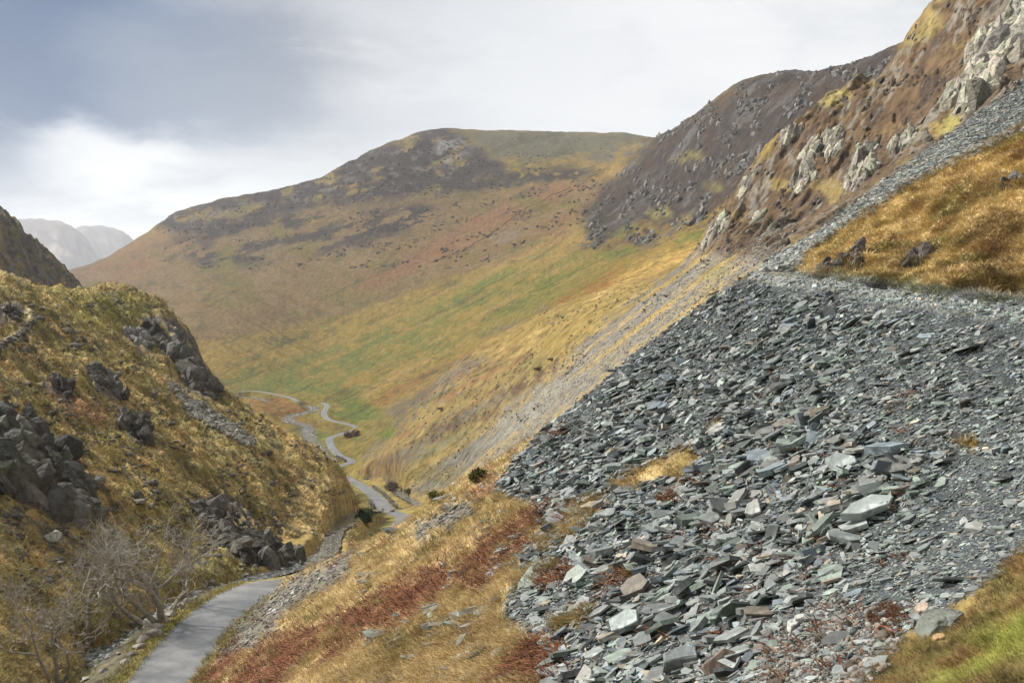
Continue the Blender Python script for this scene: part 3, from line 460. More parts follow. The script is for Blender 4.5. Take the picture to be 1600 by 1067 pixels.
#@OBJECTS
# ------------------------------------------------------------------ scattering helpers
def hit2(px, py):
    a = G.hit(px, py); b = L.hit(px, py); ya = np.where(a[3], a[1], 1e9); yb = np.where(b[3], b[1], 1e9); k = yb < ya
    return np.where(k, b[0], a[0]), np.where(k, b[1], a[1]), np.where(k, b[2], a[2]), k, a[3] | b[3]
def at(px, py):
    x, y, z, _, _ = hit2(px, py); return np.array([x[0], y[0], z[0]])
def unit(v): return v / (np.linalg.norm(v, axis=-1, keepdims=True) + 1e-12)
def frames(n, ang):
    """per item: long axis, cross axis and normal; ang turns the long axis about the normal"""
    n = unit(n); a = unit(np.cross(np.broadcast_to(np.array([0, 1., 0]), n.shape), n)); b = np.cross(n, a)
    c, s = np.cos(ang)[:, None], np.sin(ang)[:, None]; t = a * c + b * s; return t, np.cross(n, t), n
def plates(pos, nrm, ang, ln, wd_, th, k=6):
    """broken flat stones: an irregular polygon with thickness; (n,2k,3) and faces per item"""
    n = len(pos); t, b, nn = frames(nrm, ang)
    th0 = (np.arange(k) + rng.uniform(-.32, .32, (n, k))) * 2 * np.pi / k; r = rng.uniform(.72, 1.08, (n, k))
    sx = np.sign(np.cos(th0)) * np.abs(np.cos(th0)) ** .7 * r; sy = np.sign(np.sin(th0)) * np.abs(np.sin(th0)) ** .7 * r
    tiltx = rng.uniform(-.25, .25, (n, 1)); top = .5 + tiltx * sx; bs = rng.uniform(.86, 1.12, (n, k))
    def put(x, y, z): return pos[:, None] + t[:, None] * (x * ln[:, None] / 2)[..., None] + b[:, None] * (y * wd_[:, None] / 2)[..., None] + nn[:, None] * (z * th[:, None])[..., None]
    return np.concatenate([put(sx, sy, top), put(sx * bs, sy * bs, -.5 + 0 * sx)], 1)
def plate_faces(n, k=6):
    o = (np.arange(n) * 2 * k)[:, None]; i = np.arange(k); j = (i + 1) % k
    side = np.stack([i, i + k, j + k, j], 1); return [(o + i[None]).reshape(-1, k), (o + (2 * k - 1 - i)[None]).reshape(-1, k), (o[:, None] + side[None]).reshape(-1, 4)]
import bmesh
def ico(sub):
    bm = bmesh.new(); bmesh.ops.create_icosphere(bm, subdivisions=sub, radius=1); v = np.array([x.co[:] for x in bm.verts]); f = np.array([[q.index for q in p.verts] for p in bm.faces]); bm.free(); return unit(v), f
ICO = {1: ico(1), 2: ico(2), 3: ico(3)}
def rocks(pos, size, sub=2, planes=11, up=None, ang=None, jag=0.):
    """angular stones: unit spheres cut by random planes; size (n,3)"""
    D, Fc = ICO[sub]; n = len(pos); nr = unit(rng.normal(size=(n, planes, 3))); h = rng.uniform(.5, .95, (n, planes))
    dot = np.einsum('vk,npk->nvp', D, nr); r = np.where(dot > .05, h[:, None] / np.maximum(dot, .05), 1.25).min(-1)
    if jag: r = r * (1 + rng.uniform(-jag, jag, r.shape))
    V = D[None] * r[..., None] * size[:, None]
    a = rng.uniform(0, 6.28, n) if ang is None else ang; ca, sa = np.cos(a)[:, None], np.sin(a)[:, None]
    x = V[..., 0] * ca - V[..., 1] * sa; y = V[..., 0] * sa + V[..., 1] * ca; V = np.stack([x, y, V[..., 2]], -1)
    if up is not None:
        sh = up; V = V + V[..., 2:3] * sh[:, None]
    return V + pos[:, None], Fc
def join(V, Fc): n, m, _ = V.shape; return V.reshape(-1, 3), ((np.arange(n) * m)[:, None, None] + Fc[None]).reshape(-1, Fc.shape[1])
def blades(pos, lean, cols, nb, ln, wd_, spread=.08, up=1., side=.55, curl=.35):
    """grass tufts: nb tapering blades each; ln, wd_, spread per tuft"""
    n = len(pos); m = n * nb; rp = lambda a: np.repeat(a, nb, 0)
    ln = rp(np.broadcast_to(ln, n)) * rng.uniform(.55, 1.2, m); w = rp(np.broadcast_to(wd_, n)); sp = rp(np.broadcast_to(spread, n))
    az = rng.uniform(0, 6.283, m); rr = np.sqrt(rng.uniform(0, 1, m)) * sp
    base = rp(pos) + np.stack([np.cos(az) * rr, np.sin(az) * rr, -.02 + 0 * rr], 1)
    d = unit(np.stack([np.cos(az) * side, np.sin(az) * side, np.full(m, up)], 1) + rp(lean) + rng.normal(0, .22, (m, 3)))
    s = unit(np.stack([-d[:, 1], d[:, 0], 0 * d[:, 0]], 1) + rng.normal(0, .3, (m, 3)))
    mid = base + d * (ln * .55)[:, None]; tipd = unit(d + rp(lean) * curl * 2 + np.array([0, 0, -curl])); tp_ = mid + tipd * (ln * .5)[:, None]
    V = np.stack([base - s * (w / 2)[:, None], base + s * (w / 2)[:, None], mid + s * (w * .4)[:, None], mid - s * (w * .4)[:, None], tp_], 1)
    c = np.clip(rp(cols) * rng.uniform(.72, 1.3, (m, 1)), 0, 1)
    o = (np.arange(m) * 5)[:, None]; return V.reshape(-1, 3), [o + np.array([[0, 1, 2, 3]]), o + np.array([[3, 2, 4]])], np.repeat(c, 5, 0)
def pix(n, box): return rng.uniform(box[0], box[2], n), rng.uniform(box[1], box[3], n)
# ------------------------------------------------------------------ the slate tip
NT = np.array([-.60, -.05, 1.0]); NL = np.array([-.30, .06, 1.0])
COARSE = raster([(1178,415),(1100,455),(860,650),(640,850),(800,880),(850,1080),(1160,1080),(1300,930),(1380,820),(1440,760),(1420,690),(1300,640),(1330,560),(1420,500),(1300,440)], 6)
TIPS = raster([(1178,422),(1120,460),(1000,540),(868,648),(805,718),(770,765),(800,775),(860,800),(820,870),(780,960),(860,1010),(850,1090),(1330,1090),(1420,985),(1540,915),(1610,850),(1720,800),(1720,512),(1600,497),(1400,470),(1260,444),(1190,433)], 7)
def tip_pts(n, worldpow):
    px, py = pix(n, (640, 415, 1640, 1085)); x, y, z, ok = G.hit(px, py); d = G.get(G.tip, x, np.maximum(y, 2.3)); d = np.where(d > .5, 1, d * 1.4 * (d > .12)); rg = samp(TIPS, px, py) + .55 * fbm(px / 42 + py / 80, py / 26 - px / 60, 4, 211); d = np.where((px < 960) & (py > 600), np.maximum(d * .35, (rg > .5) * 1.) * (samp(TIPS, px, py) > .02), d)
    keep = ok & (rng.uniform(0, 1, n) < d) & (y < 70) & (rng.uniform(0, 1, n) < (np.minimum(y, 64) / 64) ** worldpow); return x[keep], y[keep], z[keep], px[keep], py[keep]
def slate_cols(n, br=1.):
    t = np.clip(rng.normal(.49, .25, n), .02, 1)[:, None]; c = np.array([.042,.047,.049]) * (1 - t) + np.array([.245,.268,.255]) * t
    h = rng.uniform(0, 1, (n, 1)); c = np.where(h < .2, c * np.array([.94,1.05,.93]), np.where(h > .95, c * np.array([1.4,1.1,.85]), np.where(h > .82, c * np.array([1.08,1.0,.95]), np.where(h > .72, c * np.array([.9,1.0,1.12]), c)))); return c * br * rng.uniform(.8, 1.2, (n, 1))
def make_slates(x, y, z, size, tilt, lift):
    n = len(x); nr = unit(NL)[None] + rng.normal(0, 1, (n, 3)) * tilt[:, None]; nr[:, 2] = np.abs(nr[:, 2])
    ang = rng.normal(.15, .75, n)
    asp = rng.uniform(.26, .8, n); th = size * np.exp(rng.uniform(np.log(.035), np.log(.20), n))
    pos = np.stack([x, y, z], 1) + unit(NT) * (lift * size)[:, None]
    return plates(pos, nr, ang, size, size * asp, th)
xs, ys, zs, pxs, pys = tip_pts(175000, 1.5); cz = np.clip(.38 + .62 * samp(COARSE, pxs, pys) - .3 * sst(.05, .3, fbm(pxs / 130 + pys / 200, pys / 70, 3, 171)), 0, 1)
size = np.exp(rng.normal(np.log(.108 + .080 * cz), .46 + .22 * cz)); size = np.clip(size, .05, .95)
lipd = pys - np.interp(pxs, [1170, 1190, 1260, 1400, 1600, 1720], [420, 431, 443, 469, 496, 511]); lipk = np.where(pxs > 1180, .5 + .5 * sst(2, 50, lipd), 1); size = size * lipk
size = size * (.72 + .28 * sst(14, 26, ys))
tilt = .14 + .17 * cz * rng.uniform(.4, 1.7, len(xs)); lift = rng.uniform(-.04, .22, len(xs)) * (.4 + .6 * cz) * lipk
V = make_slates(xs, ys, zs, size, tilt, lift); cl_ = slate_cols(len(xs), 1.0) * (1 - .25 * sst(.3, .8, size))[:, None]
ang_size = size / ys; order = np.argsort(-ang_size * (cz + .35)); NBIG = 285; big = order[:NBIG]; rest = order[NBIG:]
def slate_label(i):
    px, py = pxs[i], pys[i]
    where = 'at the foot of the slate tip' if py > 930 else 'low on the slate tip by the grass' if px < 900 else 'near the top edge of the slate tip' if py < 540 else 'in the middle of the slate tip' if px < 1250 else 'on the right of the slate tip'
    lum = cl_[i].mean(); tone = 'pale grey' if lum > .19 else 'dark grey' if lum < .11 else 'mid grey'
    return f'loose broken {tone} slate slab lying {where}'
for i in big:
    o = mesh_np('slate_slab', V[i], plate_faces(1), M_slate, np.repeat(cl_[i][None], 12, 0)); c = V[i].mean(0); o.data.transform(__import__('mathutils').Matrix.Translation([-float(v) for v in c])); o.location = [float(v) for v in c]
    tag(o, slate_label(i), 'slate slab', 'loose slabs on the slate tip', 'thing')
Vs, cs = [V[rest]], [cl_[rest]]
x2, y2, z2, p2, q2 = tip_pts(120000, .35); s2 = np.exp(rng.normal(np.log(.075), .4, len(x2))) * (.55 + .45 * sst(12, 40, y2)); Vs.append(make_slates(x2, y2, z2, s2, np.full(len(x2), .22), rng.uniform(-.1, .15, len(x2)))); cs.append(slate_cols(len(x2), 1.05))
V = np.concatenate(Vs); cl2 = np.concatenate(cs); tag(mesh_np('slate_scree', V.reshape(-1, 3), plate_faces(len(V)), M_slate, np.repeat(cl2, 12, 0)), kind='stuff')
def solo_slab(px, py, L_, W_, T_, nrm, ang, color, label, lift=.1, cat='slate slab', name='slate_slab', mat=None, k=6):
    p = at(px, py); c = p + unit(np.array(nrm, float)) * lift; v = plates(np.zeros((1, 3)), np.array([nrm], float), np.array([ang]), np.array([L_]), np.array([W_]), np.array([T_]), k)[0]
    bm = bmesh.new(); vs = [bm.verts.new(q) for q in v]
    for f in plate_faces(1, k):
        for q in f: bm.faces.new([vs[a] for a in q])
    bmesh.ops.recalc_face_normals(bm, faces=bm.faces); bmesh.ops.bevel(bm, geom=bm.edges[:], offset=T_ * .09, segments=1, affect='EDGES', profile=.5)
    bmesh.ops.triangulate(bm, faces=[f for f in bm.faces if len(f.verts) > 4]); bmesh.ops.subdivide_edges(bm, edges=bm.edges[:], cuts=2, use_grid_fill=True)
    for q in bm.verts: q.co += Vector(rng.normal(0, T_ * .012, 3))
    me = bpy.data.meshes.new(name); bm.to_mesh(me); bm.free(); a = me.color_attributes.new('Col', 'FLOAT_COLOR', 'POINT'); c4 = np.ones((len(me.vertices), 4), np.float32); c4[:, :3] = color; a.data.foreach_set('color', c4.ravel())
    me.materials.append(mat or M_slate); o = bpy.data.objects.new(name, me); C.objects.link(o); o.location = [float(q) for q in c]; return tag(o, label, cat)
from mathutils import Vector
solo_slab(1357,806, 1.08,.50,.16, (-.30,-.50,1), .30, (.28,.31,.295), 'large pale grey slab with a flat top and dark shaded underside on the slate tip', .24)
MOSS_BOULDER = True
solo_slab(1130,1045, .80,.62,.30, (-.15,-.95,.55), .25, (.13,.095,.07), 'rusty brown block with a flat face at the bottom edge of the slate tip', .05, 'boulder', 'boulder', None, 5)
solo_slab(1068,1040, .72,.5,.3, (-.1,-.3,1), .1, (.12,.135,.135), 'thick dark fronted block beside the rusty brown block', .12, 'boulder', 'boulder', None, 5)
solo_slab(1252,662, 1.25,.6,.14, (.55,-.75,.35), 1.05, (.15,.17,.175), 'tall slab leaning upright in the middle of the tip', .3, 'slate slab', 'slate_slab', None, 5)
solo_slab(1385,738, 1.1,.42,.10, (.35,-.8,.45), .5, (.085,.097,.105), 'dark pointed slab standing on edge above the large pale slab', .2, 'slate slab', 'slate_slab', None, 5)
solo_slab(1268,872, .75,.33,.10, (.2,-.8,.6), .6, (.12,.145,.165), 'bluish slab tilted on its edge below the large pale slab', .12, 'slate slab', 'slate_slab', None, 5)
solo_slab(1314,728, .6,.55,.22, (-.3,-.75,.7), .1, (.25,.28,.27), 'squarish pale block left of the dark pointed slab', .14, 'slate slab', 'slate_slab', None, 5)
solo_slab(985,985, .85,.5,.2, (-.4,-.5,1), .2, (.24,.275,.265), 'thick pale slab on the heap at the lower left end of the tip', .25)
solo_slab(1180,805, .62,.5,.24, (-.3,-.6,.9), .7, (.30,.30,.28), 'whitish weathered block in the middle of the tip', .15, 'slate slab', 'slate_slab', None, 5)
solo_slab(1440,956, .22,.16,.11, (-.1,-.4,1), .3, (.34,.27,.21), 'tan stone tucked behind the smooth dark grey boulder', .04, 'stone', 'stone', M_rock, 7)
solo_slab(1466,1000, .13,.10,.07, (0,-.3,1), .1, (.33,.21,.11), 'small orange brown stone on the moss in front of the smooth boulder', .02, 'stone', 'stone', M_rock, 7)
for a_, b_, lab in ((1238,985,'pale lichen grey rock left of the gravel patch'), (1252,975,'pale lichen grey rock right beside its darker neighbour')):
    solo_slab(a_, b_, .24, .2, .17, (0,-.2,1), rng.uniform(0, 3), (.36,.36,.34), lab, .07, 'stone', 'stone', M_rock, 7)
# pebbles and earth between the tip and the moss
px, py = pix(14000, (1140, 930, 1420, 1090)); k = samp(raster([(1170,1090),(1150,1040),(1200,975),(1300,930),(1400,960),(1420,1000),(1340,1090)], 4), px, py) > rng.uniform(.2, 1.1, 14000); x, y, z, ok = G.hit(px[k], py[k]); n = len(x)
s_ = np.exp(rng.normal(np.log(.020), .55, n)); V, Fc = rocks(np.stack([x, y, z + s_ * .2], 1), s_[:, None] * rng.uniform(.6, 1.2, (n, 3)) * [1, 1, .7], 1, 8)
pc = np.array([[.16,.14,.115],[.13,.145,.14],[.18,.14,.11],[.09,.075,.06],[.26,.25,.23]])[rng.integers(0, 5, n)] * rng.uniform(.6, 1.15, (n, 1)); v, f = join(V, Fc); tag(mesh_np('pebbles', v, f, M_rock, np.repeat(pc, V.shape[1], 0), True), kind='stuff')
# upper slate scree, grey scree below the crag, stones on the bank by the road
def scree(name, nn, box, fld, thr, smin, smax, colr, ymin, ymax, norm, vis=1.0):
    px, py = pix(nn, box); x, y, z, ok = G.hit(px, py); d = G.get(fld, x, np.maximum(y, 2.3)); k = ok & (d > rng.uniform(thr, 1, nn)) & (y > ymin) & (y < ymax); x, y, z = x[k], y[k], z[k]; n = len(x)
    s = np.exp(rng.uniform(np.log(smin), np.log(smax), n)); s = np.maximum(s, y * .0011); nr = unit(np.array(norm, float))[None] + rng.normal(0, .25, (n, 3)); nr[:, 2] = np.abs(nr[:, 2]) + .2
    V = plates(np.stack([x, y, z + s * .05], 1), nr, rng.normal(.2, .8, n), s, s * rng.uniform(.45, .95, n), s * rng.uniform(.12, .4, n)); c = colr(n); tag(mesh_np(name, V.reshape(-1, 3), plate_faces(n), M_slate, np.repeat(c, 12, 0)), kind='stuff')
scree('slate_scree', 60000, (1190, 100, 1640, 425), G.usc, .3, .15, .7, lambda n: slate_cols(n, 1.0) * np.array([1.08,1.0,.95]), 50, 200, (-.45,-.1,1))
greyc = lambda n: np.array([.145,.135,.118]) * rng.uniform(.45, 1.6, (n, 1)) * rng.uniform(.93, 1.07, (n, 3))
scree('grey_scree', 42000, (600, 340, 1260, 800), G.sc, .55, .12, .42, greyc, 66, 420, (-.5,0,1))
scree('gravel', 16000, (320, 780, 780, 1040), G.gv, .2, .05, .30, lambda n: np.array([.125,.118,.105]) * rng.uniform(.35, 1.6, (n, 1)) * rng.uniform(.93, 1.07, (n, 3)), 30, 110, (-.5,0,1))
# slates strewn over the bracken slope and thin stones on the track
px, py = pix(5200, (560, 640, 1000, 1067)); x, y, z, ok = G.hit(px, py); k = ok & (G.get(G.tip, x, np.maximum(y, 2.3)) < .3) & (fbm(px / 60, py / 40 + px / 90, 3, 131) > .12) & (y < 75) & (G.get(G.brack, x, np.maximum(y, 2.3)) < rng.uniform(.1, 1.3, 5200)); x, y, z = x[k], y[k], z[k]
s_ = np.exp(rng.normal(np.log(.26), .5, len(x))); V = make_slates(x, y, z, s_, np.full(len(x), .2), rng.uniform(0, .2, len(x))); tag(mesh_np('slate_scree', V.reshape(-1, 3), plate_faces(len(x)), M_slate, np.repeat(slate_cols(len(x)), 12, 0)), kind='stuff')
px, py = pix(9000, (1165, 420, 1640, 506)); x, y, z, ok = G.hit(px, py); k = ok & (G.get(G.tr, x, np.maximum(y, 2.3)) > .5) & (y < 66); x, y, z = x[k], y[k], z[k]
s_ = np.exp(rng.normal(np.log(.10), .5, len(x))); V = plates(np.stack([x, y, z], 1), np.array([[0, 0, 1.]]) + rng.normal(0, .15, (len(x), 3)), rng.uniform(0, 6, len(x)), s_, s_ * .7, s_ * .3); tag(mesh_np('track_stones', V.reshape(-1, 3), plate_faces(len(x)), M_slate, np.repeat(slate_cols(len(x), 1.2), 12, 0)), kind='stuff')
# ------------------------------------------------------------------ rock outcrops: faces of angular stone standing out of the fells
def outcrop(poly, n, smin, smax, base, label, tall=1.4, lay=None, cat='rock outcrop', group=None):
    pa = np.array(poly, float); m = raster(poly, 0); px, py = pix(n * 5, (pa[:, 0].min(), pa[:, 1].min(), pa[:, 0].max() + 1, pa[:, 1].max() + 1)); k = samp(m, px, py) > .45; px, py = px[k][:n], py[k][:n]
    if len(px) < 2: return
    x, y, z, ok = lay.hit(px, py); ym = np.sort(y[ok])[ok.sum() // 2] if ok.any() else 1; yr = (ym * .85, ym * 1.18); k = ok & (y > yr[0]) & (y < yr[1]); x, y, z = x[k], y[k], z[k]; n = len(x); link = smin * 3.4
    seen = np.zeros(n, bool); todo = [int(np.argmin(np.hypot(x - np.median(x), z - np.median(z))))]; seen[todo[0]] = True
    while todo:                                          # keep one connected mass of rock
        a = todo.pop(); k = (np.sqrt((x - x[a]) ** 2 + (y - y[a]) ** 2 + (z - z[a]) ** 2) < link) & ~seen; seen |= k; todo += list(np.flatnonzero(k))
    x, y, z = x[seen], y[seen], z[seen]; n = len(x)
    s = np.exp(rng.uniform(np.log(smin), np.log(smax), n)); sz = np.stack([s * rng.uniform(.6, 1.1, n), s * rng.uniform(.6, 1.0, n), s * tall * rng.uniform(.7, 1.3, n)], 1)
    V, Fc = rocks(np.stack([x, y, z + s * (-.15 if lay is G else .12)], 1), sz, 2, 12, up=np.stack([rng.normal(.0, .25, n) + (.35 if lay is G else -.25), rng.normal(0, .15, n) + .2, np.zeros(n)], 1), jag=.06)
    c = np.array(base) * rng.uniform(.45, 1.6, (n, 1)) * rng.uniform(.94, 1.06, (n, 3)); c0 = V.mean((0, 1)); v, f = join(V - c0, Fc); o = mesh_np('rock_outcrop', v, f, M_rock, np.repeat(c, V.shape[1], 0)); o.location = [float(q) for q in c0]; tag(o, label, cat, group)
LN = ['big dark crag above the streamside trees at the left edge','long ribbed cliff on the shoulder of the left fell below its skyline','small pale and dark outcrop left of the ribbed cliff','dark crag above the bend of the near road','small grey outcrop in the middle of the left fell','dark outcrop halfway down the left fell below the small grey one','craggy rocks beside the old track and its retaining wall','broken ledge at the foot of the ribbed cliff','low rock hump near the left edge below the old track wall']
for i, p in enumerate(LCRAGS): outcrop(p, [520,560,110,420,110,120,30,110,70][i], [.55,.9,.8,.4,.55,.5,.5,.8,.5][i], [2.2,3.3,1.9,1.7,1.6,1.6,.8,2.2,1.4][i], (.066,.062,.053) if i != 2 else (.16,.155,.14), LN[i], 1.15, L)
RN = ['pale rock nose where the brown crag meets the grey scree','pale tower on the skyline edge of the brown crag','small pale knob high on the skyline of the brown crag','upper pale slab in the heather of the brown crag','broad ribbed pale buttress in the middle of the brown crag','pale broken rocks low left of the ribbed buttress','small pale outcrop above the nose of the brown crag','pale rocks on the upper skyline of the brown crag','great pale grey cliff at the top right corner above the slate scree','small pale rocks just left of the great cliff','pale band of rock along the top of the slate scree','pale outcrop just above the lower slate scree','narrow pale rib beside the grassy shelf of the brown crag']
for i, p in enumerate(CRAG_ROCK): outcrop(p, [260,170,70,130,170,110,80,110,620,100,130,110,70][i], .5, 1.5 if i != 8 else 2.4, (.235,.22,.175) if i != 8 else (.27,.255,.205), RN[i], 1.9, G)
px, py = pix(1500, (1090, 0, 1600, 400)); k = samp(CRAG, px, py) > .6; x, y, z, ok = G.hit(px[k], py[k]); q = ok & (y > 90) & (y < 330) & (fbm(px[k] / 40, py[k] / 55, 3, 141) > .08); x, y, z = x[q], y[q], z[q]; n = len(x); s_ = np.exp(rng.uniform(np.log(.35), np.log(1.0), n))
V, Fc = rocks(np.stack([x, y, z], 1), np.stack([s_, s_, s_ * 1.5], 1) * rng.uniform(.6, 1.1, (n, 3)), 1, 9, up=np.repeat([[.3, .2, 0]], n, 0)); v, f = join(V, Fc); tag(mesh_np('crag_stones', v, f, M_rock, np.repeat(np.array([.13,.11,.088]) * rng.uniform(.5, 1.4, (n, 1)), V.shape[1], 0)), kind='stuff')
def specks(name, nn, box, keepf, smin, smax, cols, flat_=.6, tall=(1, .85)):
    px, py = pix(nn, box); x, y, z, ok = G.hit(px, py); k = ok & keepf(px, py, y); x, y, z = x[k], y[k], z[k]; n = len(x); s_ = np.exp(rng.uniform(np.log(smin), np.log(smax), n))
    V, Fc = rocks(np.stack([x, y, z], 1), s_[:, None] * np.array([[1, .85, flat_]]) * rng.uniform(.6, 1.3, (n, 3)), 1, 8); c = np.array(cols)[rng.integers(0, len(cols), n)] * rng.uniform(.6, 1.4, (n, 1)); v, f = join(V, Fc); tag(mesh_np(name, v, f, M_rock, np.repeat(c, V.shape[1], 0)), kind='stuff')
specks('crag_stones', 9000, (880, 60, 1420, 420), lambda px, py, y: (y > 480) & (y < 1600) & (samp(MDARK, px, py) > .72) & (fbm(px / 34 + py / 60, py / 50 - px / 90, 4, 201) > .06), 1.0, 4.2, [(.13,.125,.12),(.10,.095,.09),(.16,.15,.14)], 1.1)
specks('heather', 9000, (230, 195, 960, 420), lambda px, py, y: (y > 1200) & (fbm(px / 50 - py / 60, py / 16 + px / 60, 4, 202) > .14 - .25 * samp(FDARK, px, py)) & (py > 215), 1.6, 4.5, [(.042,.034,.034),(.055,.045,.038),(.07,.062,.04)], .5)
specks('fell_stones', 9000, (380, 360, 1110, 770), lambda px, py, y: (y > 180) & (y < 1400) & (fbm(px / 70, py / 40 + px / 75, 4, 203) > -.02), .2, .62, [(.15,.14,.12),(.11,.10,.075),(.10,.07,.045),(.085,.09,.04),(.2,.19,.165)], .55)
for i, (p, lab) in enumerate([([(1255,400),(1275,380),(1310,372),(1330,390),(1310,425),(1270,425)],'dark rocks at the lower end of the golden knoll by the track'), ([(1410,395),(1445,380),(1450,400),(1420,435),(1408,430)],'dark rock step in the foot of the golden knoll'), ([(1325,330),(1400,290),(1440,280),(1400,310),(1335,350)],'dark ledge on the crest of the golden knoll'), ([(1560,290),(1600,270),(1600,285),(1570,300)],'small dark ledge high on the golden knoll'), ([(1325,395),(1345,385),(1345,415),(1330,425)],'dark mossy rock between the two steps of the golden knoll')]): outcrop(p, [90,60,60,20,26][i], .16, .42, (.075,.068,.058), lab, 1.3, G)
for p, lab in (([(695,705),(735,700),(745,715),(715,725),(698,722)],'grey outcrop on the slope above the roadside stream'), ([(553,840),(575,830),(602,824),(606,836),(590,848),(556,852)],'dark mossy rock bank behind the warning sign')): outcrop(p, 40, .3, .75, (.13,.12,.105), lab, 1.3, G)
print('T',round(time.time()-_t0,1),flush=True)
# ------------------------------------------------------------------ boulders
def boulder(px, py, s, color, label, cat='boulder', group=None, sink=.1, shape=(1, .8, .62)):
    p = at(px, py); v, Fc = rocks(np.zeros((1, 3)), np.array([shape]) * s * rng.uniform(.85, 1.15, (1, 3)), 3, 14); o = mesh_np('boulder', v[0], Fc, M_rock, np.repeat(np.array([color], float), len(v[0]), 0)); o.location = [float(p[0]), float(p[1]), float(p[2] + s * shape[2] * .5 - sink * s)]; return tag(o, label, cat, group)
for a_, b_, s in [(305,931,.75),(319,927,.6),(330,922,.5),(345,917,.55),(292,943,.5),(283,950,.4),(268,962,.55),(258,972,.5),(247,983,.6),(238,993,.75),(224,1001,.8),(216,1012,.5),(205,1024,.45),(196,1036,.4)]:
    boulder(a_, b_, s, (.27,.25,.215), 'grey lichened boulder in the row along the left verge of the near road', group='boulders along the left verge of the near road')
for a_, b_, s in [(236,975,.6),(247,962,.5),(180,1010,.3),(168,1028,.3),(160,1050,.35),(186,1022,.25),(150,1035,.4)]:
    boulder(a_, b_, s, (.2,.19,.17), 'wet grey stone in the bed of the stream beside the bare trees', 'stone', 'stones in the stream bed by the near road')
boulder(708,755,.55,(.5,.47,.42),'round whitish boulder on the grassy ridge right of the far road'); boulder(83,848,1.3,(.30,.29,.25),'pale boulder above the left bare trees'); boulder(612,800,.9,(.18,.17,.16),'dark boulder on the grass between the two bends of the far road')
p_ = at(1474, 985); v, Fc = rocks(np.zeros((1, 3)), np.array([[.42,.27,.26]]), 3, 18, ang=np.array([.1]), jag=.02); v[0, :, 2] = np.minimum(v[0, :, 2], .13 + .05 * v[0, :, 0] - .06 * v[0, :, 1]); o = mesh_np('boulder', v[0], Fc, M_rock, np.repeat(np.array([[.14,.15,.13]]), len(v[0]), 0)); o.location = [float(p_[0]), float(p_[1]), float(p_[2] + .07)]; tag(o, 'smooth dark grey boulder lying at the edge of the bright green moss', 'boulder')
px, py = pix(9000, (0, 470, 560, 920)); x, y, z, ok = L.hit(px, py); k = ok & (L.get(L.droad, x, np.maximum(y, 41)) > 4) & (y < 400) & (fbm(px / 45 + py / 90, py / 45 - px / 90, 3, 151) > .10); px, py, x, y, z = px[k], py[k], x[k], y[k], z[k]; n = len(x)
s_ = np.exp(rng.normal(np.log(.26), .5, n)) * (.6 + y / 250); od = np.argsort(-s_ / y); s_ = np.minimum(s_, y * .014)
for i in od[:70]:
    v, Fc = rocks(np.zeros((1, 3)), np.array([[1, .85, .62]]) * s_[i] * rng.uniform(.75, 1.2, (1, 3)), 2, 12); o = mesh_np('boulder', v[0], Fc, M_rock, np.repeat(np.array([[.105,.098,.084]]) * rng.uniform(.5, 1.5), len(v[0]), 0)); o.location = [float(x[i]), float(y[i]), float(z[i] - .12 * s_[i])]
    tag(o, 'grey boulder half buried in grass ' + ('high on the left fell' if py[i] < 600 else 'low on the left fell above the road' if py[i] > 760 else 'halfway up the left fell'), 'boulder', 'boulders on the left fell')
rs = od[70:]; V, Fc = rocks(np.stack([x, y, z], 1)[rs], s_[rs][:, None] * np.array([[1, .85, .65]]) * rng.uniform(.6, 1.2, (len(rs), 3)), 1, 9); v, f = join(V, Fc); tag(mesh_np('fell_stones', v, f, M_rock, np.repeat(np.array([.10,.095,.08]) * rng.uniform(.5, 1.6, (len(rs), 1)), V.shape[1], 0)), kind='stuff')
px, py = pix(6000, (250, 580, 410, 700)); x, y, z, ok = L.hit(px, py); k = ok & (L.get(L.scr, x, np.maximum(y, 41)) > .35) & (y < 420); x, y, z = x[k], y[k], z[k]; n = len(x); s_ = rng.uniform(.25, .8, n); V, Fc = rocks(np.stack([x, y, z], 1), s_[:, None] * np.array([[1, .8, .6]]), 1, 8); v, f = join(V, Fc); tag(mesh_np('fell_stones', v, f, M_rock, np.repeat(np.array([.20,.195,.175]) * rng.uniform(.5, 1.5, (n, 1)), V.shape[1], 0)), kind='stuff')
# stones in the stream's rapids (white water and cobbles)
q = stream[np.where(rng.uniform(0, 1, 700) < .5, rng.integers(0, 40, 700), rng.integers(0, len(stream) - 1, 700))] + np.concatenate([rng.normal(0, 1.3, (700, 2)), rng.uniform(-.5, -.3, (700, 1))], 1); s_ = rng.uniform(.12, .5, 700); V, Fc = rocks(q, s_[:, None] * np.array([[1, .8, .6]]), 1, 8); v, f = join(V, Fc); tag(mesh_np('stream_stones', v, f, M_rock, np.repeat(np.array([.24,.23,.21]) * rng.uniform(.5, 1.5, (700, 1)), V.shape[1], 0)), kind='stuff')
q = beck[rng.integers(0, len(beck) - 1, 300)] + np.concatenate([rng.normal(0, 2.5, (300, 2)), rng.uniform(-.4, -.1, (300, 1))], 1); s_ = rng.uniform(.3, .9, 300); V, Fc = rocks(q, s_[:, None] * np.array([[1, .8, .5]]), 1, 8); v, f = join(V, Fc); tag(mesh_np('stream_stones', v, f, M_rock, np.repeat(np.array([.3,.29,.27]) * rng.uniform(.5, 1.5, (300, 1)), V.shape[1], 0)), kind='stuff')
print('T',round(time.time()-_t0,1),flush=True)
